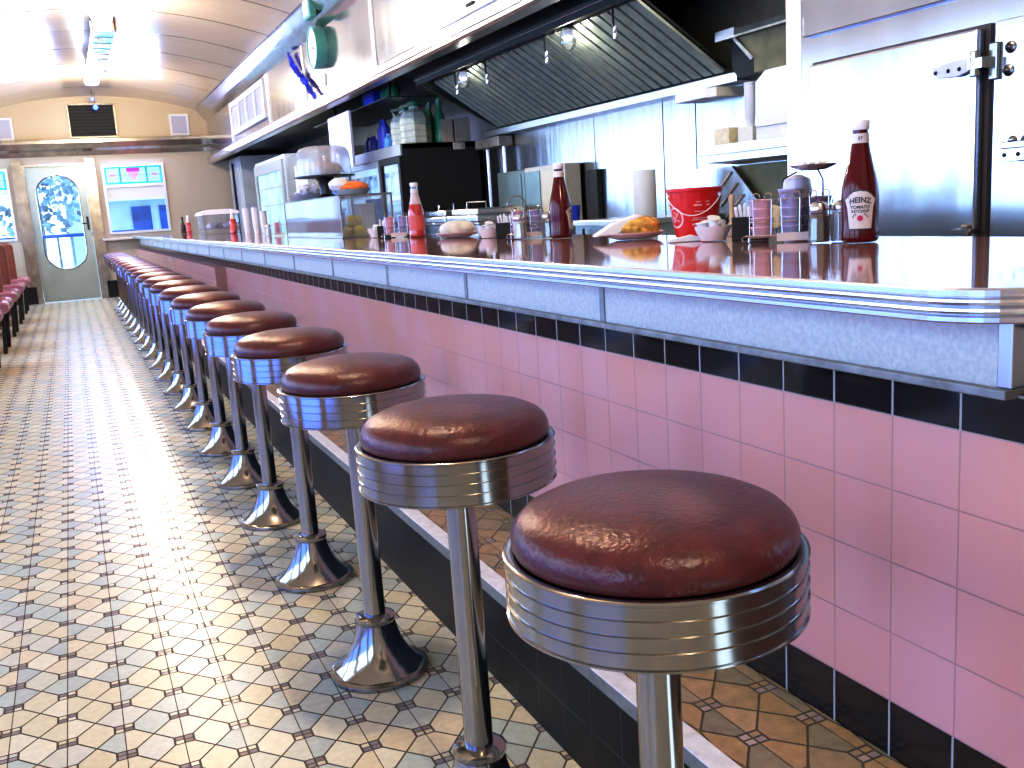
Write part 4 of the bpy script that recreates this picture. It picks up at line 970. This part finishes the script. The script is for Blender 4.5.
# packet boxes, bowls, creamers
def packet_box(lab, plab, loc, rz, n_, grp):
    t = thing('packet_caddy', lab, 'caddy', loc, 'black sugar packet caddies', rz)
    w, d_, h_ = .042, .03, .055
    m = MB().box(-w, w, -d_, -d_ + .003, 0, h_).box(-w, w, d_ - .003, d_, 0, h_).box(-w, -w + .003, -d_, d_, 0, h_).box(w - .003, w, -d_, d_, 0, h_).box(-w, w, -d_, d_, 0, .004)
    m.build('box', BLACK, t, bevel=.001)
    R = random.Random(n_)
    for i in range(n_):
        x = -w + .010 + (2 * w - .02) * (i + .5) / n_
        o = MB().box(-.0035, .0035, -.023, .023, -.03, .03).build('sugar_packet', PAPER, bevel=.002)
        c, s = math.cos(rz), math.sin(rz)
        o.location = (loc[0] + x * c, loc[1] + x * s, loc[2] + .044 + R.uniform(0, .012)); o.rotation_euler = (R.uniform(-.12, .12), R.uniform(-.2, .2), rz)
        tag(o, plab, 'sugar packet', grp)
packet_box('black caddy of white sugar packets beside the creamer bowl and jelly rack', 'white sugar packet standing in the caddy by the pink jelly tubs', (1.472, 1.86, Z0), -.65, 8, 'packets in the caddy by the red bucket')
packet_box('black caddy of white sugar packets beside the middle jelly rack', 'white sugar packet standing in the caddy by the middle jelly rack', (1.432, 3.17, Z0), -.4, 8, 'packets in the middle caddy')
packet_box('black caddy of sugar packets at the display case end', 'white sugar packet standing in the caddy at the display case end', (1.385, 4.48, Z0), -.3, 6, 'packets in the caddy by the display case')
def creamer_bowl(lab, clab, loc, grp, r=.046):
    t = thing('creamer_bowl', lab, 'bowl', loc, 'white creamer bowls')
    MB().lathe([(.026, 0), (.030, .001), (r * .78, .012), (r * .95, .028), (r, .036), (r * .96, .036), (r * .7, .014), (.001, .006)], 32).build('bowl', CERAMIC, t)
    R = random.Random(1)
    for i in range(6):
        a = 2 * PI * i / 5 + .3; rr = .026 if i < 5 else 0
        o = MB().lathe([(.010, 0), (.0145, .017), (.0165, .018), (.0165, .0195), (.001, .020)], 12).build('creamer', PAPER)
        o.location = (loc[0] + rr * math.cos(a), loc[1] + rr * math.sin(a), loc[2] + (.026 if i < 5 else .038)); o.rotation_euler = (R.uniform(-.5, .5), R.uniform(-.5, .5), 0)
        tag(o, clab, 'creamer', grp)
creamer_bowl('white bowl of creamers between the red bucket and sugar caddy', 'white creamer tub heaped in the bowl beside the red bucket', (1.435, 1.955, Z0), 'creamers in the bowl by the bucket')
creamer_bowl('white bowl of creamers between the food plate and middle jelly rack', 'white creamer tub heaped in the bowl near the middle jelly rack', (1.428, 3.33, Z0), 'creamers in the middle bowl')
creamer_bowl('white bowl of creamers at the display case end', 'white creamer tub heaped in the bowl at the display case', (1.36, 4.56, Z0), 'creamers in the bowl by the display case', .042)
pk = MB().prism([(-.05, .0), (.03, .0), (.035, .006), (.01, .014), (-.05, .003)], -.03, .03, 1)
tag(pk.build('folded_napkin', PAPER, loc=(1.42, 2.04, Z0)), 'small folded white napkin lying before the red bucket', 'napkin').rotation_euler = (0, 0, -.5)

# red bucket
bk = thing('red_bucket', 'red plastic sanitizer bucket with white emblem and wire bail handle', 'bucket', (1.553, 2.194, Z0), rz=-math.atan2(1.6, 2.26)); bk.scale = (.97, .97, .97)
BH = .135
MB().lathe([(.052, 0), (.056, .003), (.0765, BH - .010), (.080, BH - .008), (.081, BH), (.0775, BH), (.055, .006), (.001, .005)], 40, caps=False).build('pail', RED, bk)
def bfn(a0, zc):
    def f_(u, v):
        z = zc + v; R2 = .0565 + (.0765 - .0565) * z / (BH - .01) + .0006; return (R2 * math.sin(a0 + u / R2), -R2 * math.cos(a0 + u / R2), z)
    return f_
em = MB(); f_ = bfn(-.95, .056); ns = 28
vs = [f_(r * math.cos(2 * PI * i / ns), r * math.sin(2 * PI * i / ns)) for r in (.029, .024) for i in range(ns)]
em.add(vs, [(i, (i + 1) % ns, ns + (i + 1) % ns, ns + i) for i in range(ns)])
for u0, v0, u1, v1, w in ((-.013, -.014, .013, .014, .004), (-.014, .008, .0, -.012, .0035), (-.006, .016, .004, .010, .003), (.004, -.006, .014, -.010, .003), (-.016, -.004, -.006, .006, .003)):
    d_ = Vector((u1 - u0, v1 - v0)).normalized(); q_ = Vector((-d_.y, d_.x)) * w / 2
    em.add([f_(u0 - q_.x, v0 - q_.y), f_(u1 - q_.x, v1 - q_.y), f_(u1 + q_.x, v1 + q_.y), f_(u0 + q_.x, v0 + q_.y)], [(0, 1, 2, 3)])
em.build('emblem', mat('pinkish white print', (.80, .55, .55), .5), bk)
pt = MB(); R = random.Random(4)
for zc, segs in ((.096, ((-.012, .010), (.014, .010))), (.086, ((-.018, .020), (.016, .006))), (.070, ((-.016, .036),)), (.052, ((-.020, .050),)), (.047, ((-.024, .052),)), (.034, ((-.022, .030),))):
    for u, ll in segs:
        f2 = bfn(.22, zc); x = u
        while x < u + ll:
            w = R.uniform(.0015, .004); hh = .0022 if zc not in (.034, .086) else .0042
            pt.add([f2(x, 0), f2(x + w, 0), f2(x + w, hh), f2(x, hh)], [(0, 1, 2, 3)]); x += w + .001
pt.build('printed_lines', mat('faded white print', (.85, .6, .6), .5), bk)
hp = []
for i in range(21):
    t = PI * i / 20; a = -1.15 + (2.15) * i / 20
    hp.append((.083 * math.sin(a), -.083 * math.cos(a) - .004 * math.sin(t), BH - .022 - .052 * math.sin(t)))
hn = MB().tube(hp, .0016, 6); hn.build('bail_handle', mat('white wire', (.8, .75, .75), .4), bk)
for a in (-1.15, 1.0): MB().ball((.080 * math.sin(a), -.080 * math.cos(a), BH - .022), .006, 10, 6).build('handle_pivot', WHITE, bk)
tag(MB().lathe([(.014, 0), (.015, .004), (.012, .03), (.007, .036), (.007, .085), (.009, .10), (.004, .108)], 14).build('dish_brush', mat('tan brush handle', (.5, .38, .25), .5), loc=(1.592, 2.085, Z0)), 'tan handled brush standing behind the red bucket', 'brush')

# plates of food
def plate(lab, loc, r=.088):
    t = thing('oval_plate', lab, 'plate', loc, 'plates of food on the counter')
    MB().lathe([(r * .55, 0), (r * .6, .001), (r * .8, .006), (r, .018), (r * 1.0, .0195), (r * .78, .009), (.001, .005)], 40, smooth=True).build('plate', mat('pinkish white ceramic', (.72, .60, .58), .18, coat=.4, noise=.02), t)
    return t
plate('white plate holding a toasted sandwich in paper, beside the red bucket', (1.46, 2.36, Z0))
bm_ = MB(); R = random.Random(9)
def blob(mb, c, rx, ry, rz_, seg=18, rings=10, jit=.12, mi=0, seed=0):
    R2 = random.Random(seed); vs = []
    for i in range(rings + 1):
        th = PI * i / rings
        for k in range(seg):
            a = 2 * PI * k / seg; j = 1 + R2.uniform(-jit, jit) if 0 < i < rings else 1
            vs.append((c[0] + rx * j * math.sin(th) * math.cos(a), c[1] + ry * j * math.sin(th) * math.sin(a), c[2] + max(-rz_ * .75, -rz_ * j * math.cos(th))))
    mb.add(vs, [(i * seg + k, i * seg + (k + 1) % seg, (i + 1) * seg + (k + 1) % seg, (i + 1) * seg + k) for i in range(rings) for k in range(seg)], mi, True)
s_ = MB(); blob(s_, (0, 0, 0), .058, .050, .030, jit=.14, seed=3); s_ = s_.build('toasted_sandwich', BREAD, loc=(1.475, 2.345, Z0 + .0315)); tag(s_, 'lumpy golden toasted sandwich on the plate beside the bucket', 'sandwich')
w_ = MB().prism([(-.085, 0), (-.02, .004), (.055, .050), (.045, .056), (-.03, .034)], -.045, .045, 1)
tag(w_.build('sandwich_paper', PAPER, loc=(1.435, 2.385, Z0 + .012), bevel=.004), 'white deli paper folded over the sandwich beside the bucket', 'paper').rotation_euler = (0, 0, -.42)
plate('white plate holding wrapped food, before the steel trays', (1.446, 3.70, Z0), .088)
s_ = MB(); blob(s_, (0, 0, 0), .074, .060, .032, jit=.10, seed=5); tag(s_.build('wrapped_food', mat('white wrap with brown flecks', (.74, .68, .60), .6, noise=.25, nscale=18), loc=(1.446, 3.70, Z0 + .034)), 'white wrapped food heaped on the plate before the steel trays', 'food')

# glass display case
dcx0, dcx1, dcy0, dcy1, dz = 1.27, 1.55, 4.86, 6.25, Z0
dh = .218
dp = thing('display_case', 'glass pastry display case on the counter under the cake stand', 'display case', (0, 0, 0))
fr = MB(); e = .008
for x in (dcx0, dcx1 - e):
    for y in (dcy0, dcy1 - e): fr.box(x, x + e, y, y + e, dz, dz + dh)
for z in (dz, dz + dh - e):
    fr.box(dcx0, dcx1, dcy0, dcy0 + e, z, z + e).box(dcx0, dcx1, dcy1 - e, dcy1, z, z + e).box(dcx0, dcx0 + e, dcy0, dcy1, z, z + e).box(dcx1 - e, dcx1, dcy0, dcy1, z, z + e)
fr.build('frame', ALU_DULL, dp)
MB().box(dcx0 + .002, dcx0 + .005, dcy0 + e, dcy1 - e, dz + e, dz + dh - e).build('side_pane', clear_mat('bluish reflective pane', (.62, .70, .78), .30, .15), dp)
MB().box(dcx0 + e, dcx1 - e, dcy0 + .002, dcy0 + .005, dz + e, dz + dh - e).build('front_pane', CASEGLASS, dp)
MB().box(dcx0, dcx1, dcy0, dcy1, dz + dh - .004, dz + dh).build('top_pane', CASEGLASS, dp)
MB().box(dcx0 + e, dcx1 - e, dcy0 + e, dcy1 - e, dz + .001, dz + .004).build('floor_pan', WHITE, dp)
MB().box(dcx0 + .02, dcx1 - .02, dcy0 + .5, dcy1 - .05, dz + .10, dz + .104).build('shelf', CASEGLASS, dp)
lem = [(1.335, 5.00, 0), (1.395, 4.98, 0), (1.365, 5.06, 0), (1.36, 5.0, .052), (1.40, 5.05, .05)]
for i, (x, y, z) in enumerate(lem):
    o = MB().lathe([(.001, -.040), (.006, -.038), (.012, -.032), (.026, -.018), (.030, 0), (.026, .018), (.012, .032), (.006, .038), (.001, .040)], 18).build('lemon', YELLOW, loc=(x, y, dz + .032 + z)); o.rotation_euler = (PI / 2, .3 * i, .8 * i)
    tag(o, 'yellow lemon piled inside the glass display case', 'lemon', 'lemons in the display case')
tag(MB().box(1.42, 1.50, 5.02, 5.15, dz + .005, dz + .17).build('white_carton', WHITE, bevel=.003), 'upright white carton inside the display case beside the lemons', 'carton')
tag(MB().box(1.505, 1.54, 5.0, 5.2, dz + .005, dz + .19).build('blue_carton', BLUEL, bevel=.003), 'upright blue carton inside the display case', 'carton')
tag(MB().lathe([(.02, 0), (.05, .01), (.055, .02), (.001, .03)], 24).build('pastry', mat('pale pastry', (.7, .66, .5), .5), loc=(1.42, 5.75, dz + .005)), 'pale pastry on the floor of the display case', 'pastry')
ZT2 = dz + dh + .0005
cs = thing('cake_stand', 'black pedestal cake stand with clear dome on the display case', 'cake stand', (1.405, 5.66, ZT2))
MB().lathe([(.085, 0), (.085, .006), (.05, .014), (.036, .025), (.034, .06), (.042, .10), (.06, .118)], 32).build('pedestal', BLACK, cs)
MB().lathe([(.06, .116), (.16, .120), (.178, .124), (.178, .130), (.16, .131), (.001, .131)], 48).build('plate', BLACK, cs)
dm = MB().lathe([(.158, .132), (.157, .22), (.150, .262), (.135, .285), (.10, .296), (.03, .300), (.001, .300)], 48, caps=False).build('dome', DOME, cs)
MB().tube([(-.032, 0, .298), (-.026, 0, .320), (0, 0, .327), (.026, 0, .320), (.032, 0, .298)], .006).build('handle', BLACK, dm)
ck_ = MB(); blob(ck_, (0, 0, 0), .11, .11, .045, jit=.08, seed=8); tag(ck_.build('cake', mat('pinkish brown cake', (.55, .36, .28), .6, noise=.4, nscale=20), loc=(1.405, 5.66, ZT2 + .167)), 'pinkish brown cake under the clear dome', 'cake')
tag(MB().tube([(1.36, 5.58, ZT2 + .235), (1.52, 5.62, ZT2 + .14)], .005).build('cake_server', BLACKM), 'dark cake server leaning under the clear dome', 'server')
def pie_plate(lab, loc, r):
    t = thing('pie_plate', lab, 'plate', loc, 'pastry plates on the display case')
    MB().lathe([(r * .7, 0), (r * .75, .002), (r, .03), (r * 1.04, .032), (r * .98, .032), (r * .7, .006), (.001, .005)], 32).build('plate', CERAMIC, t); return t
pie_plate('white pie plate of orange glazed pastry on the display case corner', (1.425, 5.16, ZT2), .10)
blb = MB(); blob(blb, (0, 0, 0), .085, .085, .035, jit=.06, seed=2); tag(blb.build('orange_pie', PASTRY, loc=(1.43, 5.16, ZT2 + .040)), 'orange glazed pie on the plate at the display case corner', 'pie')
blb = MB(); blob(blb, (0, 0, 0), .06, .05, .04, jit=.1, seed=4); tag(blb.build('whipped_topping', PAPER, loc=(1.36, 5.17, ZT2 + .055)), 'white whipped topping beside the orange pie', 'topping')
pie_plate('white pie plate on the display case behind the cake stand', (1.40, 6.06, ZT2), .13)
blb = MB(); blob(blb, (0, 0, 0), .085, .085, .045, jit=.2, seed=6); tag(blb.build('wrapped_cakes', mat('blue and white wrappers', (.40, .44, .62), .4, noise=.8, nscale=25), loc=(1.40, 6.06, ZT2 + .05)), 'blue and white wrapped cakes on the plate behind the stand', 'cakes')
# paper cup stacks
cup0 = MB().lathe([(.022, 0), (.0295, .080), (.031, .083), (.031, .087), (.028, .087)], 18).build('paper_cup', PAPER); first = True
for j, (x, y, nm) in enumerate(((1.47, 8.95, 'first'), (1.535, 8.85, 'second'), (1.588, 8.75, 'third'))):
    for i in range(9 if j < 2 else 7):
        o = cup0 if first else cup0.copy()
        if not first: COL.objects.link(o)
        first = False; o.location = (x, y, Z0 + .018 * i)
        tag(o, 'white paper cup in the %s' % ('stack next to the small ketchup bottle', 'middle stack of the three', 'shortest stack, toward the display case')[j], 'paper cup', 'cups in the %s stack beside the ketchup' % nm)
# far case
fcx = thing('pastry_case', 'clear case with rounded white lid at the far end of the counter', 'display case', (0, 0, 0))
MB().box(1.25, 1.60, 10.2, 10.7, Z0, Z0 + .20).build('case', CASEGLASS, fcx)
MB().prism([(1.23, 0), (1.615, 0), (1.60, .03), (1.52, .05), (1.33, .05), (1.25, .03)], 10.18, 10.72, 1).build('lid', WHITE, fcx, loc=(0, 0, Z0 + .2))
MB().box(1.28, 1.58, 10.3, 10.6, Z0 + .05, Z0 + .055).build('tray', STEEL, fcx)
for i, (x, y) in enumerate(((1.34, 10.35), (1.42, 10.42), (1.51, 10.36))):
    b3 = MB(); blob(b3, (0, 0, 0), .05, .05, .035, seed=i); tag(b3.build('pastry', WHITE, loc=(x, y, Z0 + .083)), 'whitish pastry on the tray in the far clear case', 'pastry', 'pastries in the far case')

# ------------------------------------------------------------------ booths along the left wall (seen at the left edge)
def make_booth():
    t = thing('booth_bench', '', 'booth', (0, 0, 0))
    MB().prism([(-1.70, .10), (-.74, .10), (-.71, .40), (-.71, .90), (-.73, .945), (-1.70, .955)], -.075, .075, 1).build('backrest', BOOTH, t, bevel=.03)
    for s in (-1, 1):
        MB().prism([(-1.70, .36), (-.60, .36), (-.575, .385), (-.57, .42), (-.58, .455), (-.62, .47), (-1.70, .47)], s * .08, s * .42, 1).build('seat', BOOTHSEAT, t, bevel=.02)
        MB().prism([(-1.70, .05), (-.80, .05), (-.78, .36), (-1.70, .36)], s * .10, s * .38, 1).build('seat_base', LEATHERWOOD, t)
        MB().tube([(-.66, s * .28, 0), (-.63, s * .26, .36)], .018, 8).build('leg', BLACKM, t)
    return t
bt = make_booth()
by = [8.4, 9.95, 11.5, 13.05, 14.6]
for i, y in enumerate(by):
    lab = 'brown vinyl booth bench along the window side, %s from the end wall' % ('first', 'second', 'third', 'fourth', 'fifth')[len(by) - 1 - i]
    o = bt if i == 0 else dup(bt, (0, y, 0), lab)
    o.location = (0, y, 0); o['label'] = lab; o['group'] = 'booth benches on the window side'

# ------------------------------------------------------------------ outside, seen through the end windows and door
struct(MB().box(-12, 14, YE + .12, 45, -.2, -.12).build('ground', ASPHALT))
bd = thing('building', 'pale blue shop building across the street outside the end window', 'building', (0, 0, 0))
MB().box(.0, 6.5, 26, 30, -.1, 4.2).build('wall', STORE, bd)
for x in (1.5, 2.15, 2.7, 3.6): MB().box(x, x + .45, 25.95, 26, .4, 1.55).build('shop_window', STOREDARK, bd)
MB().box(0, 6.5, 25.6, 26, 1.7, 2.0).build('awning', WHITE, bd)
def tree(x, y, lab, seed):
    t = thing('tree', lab, 'tree', (x, y, -.12), 'trees outside the end wall')
    MB().tube([(0, 0, 0), (.05, 0, 1.2), (0, .05, 2.4)], .12).build('trunk', mat('grey bark', (.25, .24, .26), .8), t)
    R2 = random.Random(seed); m = MB()
    for i in range(1500):
        d = Vector((R2.gauss(0, 1), R2.gauss(0, 1), R2.gauss(0, 1))).normalized() * (R2.random() ** .4) * 1.5
        p = Vector((d.x, d.y, 2.5 + d.z * 1.0)); a = Vector((R2.uniform(-1, 1), R2.uniform(-1, 1), R2.uniform(-1, 1))).normalized() * .085; b2 = a.cross(Vector((R2.uniform(-1, 1), R2.uniform(-1, 1), R2.uniform(-1, 1)))).normalized() * .06
        m.add([p - a, p + b2, p + a, p - b2], [(0, 1, 2, 3)])
    m.build('foliage', FOLIAGE, t, recalc=False)
tree(-.6, 22, 'leafy tree seen through the oval door window', 3); tree(-4.2, 22, 'leafy tree seen through the window behind the booths', 8)
rl = thing('railing', 'blue grey railing outside the oval door window', 'railing', (0, 0, 0))
m = MB().tube([(-1.6, 18.2, .98), (1.2, 18.2, .98)], .03); m.build('top_rail', STOREDARK, rl)
for i in range(12): MB().tube([(-1.5 + .22 * i, 18.2, -.12), (-1.5 + .22 * i, 18.2, .98)], .018).build('baluster', FOLIAGE, rl)

# ------------------------------------------------------------------ light
w = bpy.data.worlds.new('sky'); scene.world = w; w.use_nodes = True
nt = w.node_tree; bg = nt.nodes['Background']
sky = nt.nodes.new('ShaderNodeTexSky'); sky.sky_type = 'HOSEK_WILKIE'; sky.turbidity = 3; sky.sun_direction = (-.5, .3, .8)
mx = nt.nodes.new('ShaderNodeMix'); mx.data_type = 'RGBA'; mx.inputs[0].default_value = .75
nt.links.new(sky.outputs[0], mx.inputs[6]); mx.inputs[7].default_value = (.62, .80, 1.0, 1)
nt.links.new(mx.outputs[2], bg.inputs[0]); bg.inputs[1].default_value = 3.2
def area(name, loc, rot, sx, sy, power, col, spread=PI):
    l = bpy.data.lights.new(name, 'AREA'); l.shape = 'RECTANGLE'; l.size = sx; l.size_y = sy; l.energy = power; l.color = col; l.spread = spread
    o = bpy.data.objects.new(name, l); COL.objects.link(o); o.location = loc; o.rotation_euler = rot; return o
for i, y in enumerate(wy):
    area('window_daylight', (XLW - .14, y + .725, 1.49), (0, -PI / 2, 0), 1.1, 1.42, 24 if y < 8 else 42, (.27, .50, 1.0))
    if y < 12: area('blue_band_fill', (XLW - .13, y + .725, .50), (0, -PI / 2, 0), .78, 1.42, 14, (.05, .21, 1.0))  # unseen blue lamps added to put blue bands on the chrome rings
def point(name, loc, power, col, rad=.06):
    l = bpy.data.lights.new(name, 'POINT'); l.energy = power; l.color = col; l.shadow_soft_size = rad
    o = bpy.data.objects.new(name, l); COL.objects.link(o); o.location = loc; return o
for y, pw in ((-.4, 50), (2.2, 50), (4.8, 48), (7.2, 50), (9.4, 70), (13.6, 115)):
    point('ceiling_fluorescent', (.55, y, 2.74), pw, (1., .83, .64), .05)
area('kitchen_fill', (2.75, 3.4, 2.02), (0, 0, 0), .3, 1.0, 7, (1., .93, .84))  # lamp without a fixture, added to brighten the kitchen steel
point('hood_lamp_light', (2.585, 4.77, 1.86), 5, (1., .95, .86), .03)
point('hood_lamp_light', (2.585, 6.29, 1.86), 1.5, (1., .95, .86), .03)
for x, w_ in ((-.03, .62), (1.0, .85)):
    area('trim_strip_light', (x, YE - .125, 2.225), (-PI * .27, 0, 0), w_, .05, 19, (.36, .46, 1.0))
area('backbar_light', (2.45, 11.5, 2.0), (0, 0, 0), .2, 3.0, 9, (.9, .92, 1.))

# ------------------------------------------------------------------ camera
yaw, pitch, roll, f_px, h = .41825, .18728, -.06625, 956.06, 1.0396
fw = Vector((math.sin(yaw) * math.cos(pitch), math.cos(yaw) * math.cos(pitch), -math.sin(pitch)))
r = Vector((math.cos(yaw), -math.sin(yaw), 0)); u = r.cross(fw)
r2 = r * math.cos(roll) + u * math.sin(roll); u2 = u * math.cos(roll) - r * math.sin(roll)
cam = bpy.data.cameras.new('camera'); co = bpy.data.objects.new('camera', cam); COL.objects.link(co)
cam.sensor_width = 36; cam.lens = 36 * f_px / 1024; cam.clip_start = .02; cam.clip_end = 200
M = Matrix(((r2.x, u2.x, -fw.x), (r2.y, u2.y, -fw.y), (r2.z, u2.z, -fw.z))).to_4x4(); M.translation = Vector((0, 0, h))
co.matrix_world = M; scene.camera = co
scene.view_settings.view_transform = 'Standard'; scene.view_settings.look = 'None'
scene.view_settings.exposure = 0.24; scene.view_settings.gamma = 1.0
vs_ = scene.view_settings; vs_.use_curve_mapping = True
cm = vs_.curve_mapping; cc = cm.curves[3]
for x, y in ((.22, .165), (.5, .52), (.78, .85)): cc.points.new(x, y)
cm.update()
scene.cycles.max_bounces = 8; scene.cycles.transparent_max_bounces = 12; scene.cycles.caustics_reflective = False; scene.cycles.caustics_refractive = False
scene.cycles.sample_clamp_indirect = 6
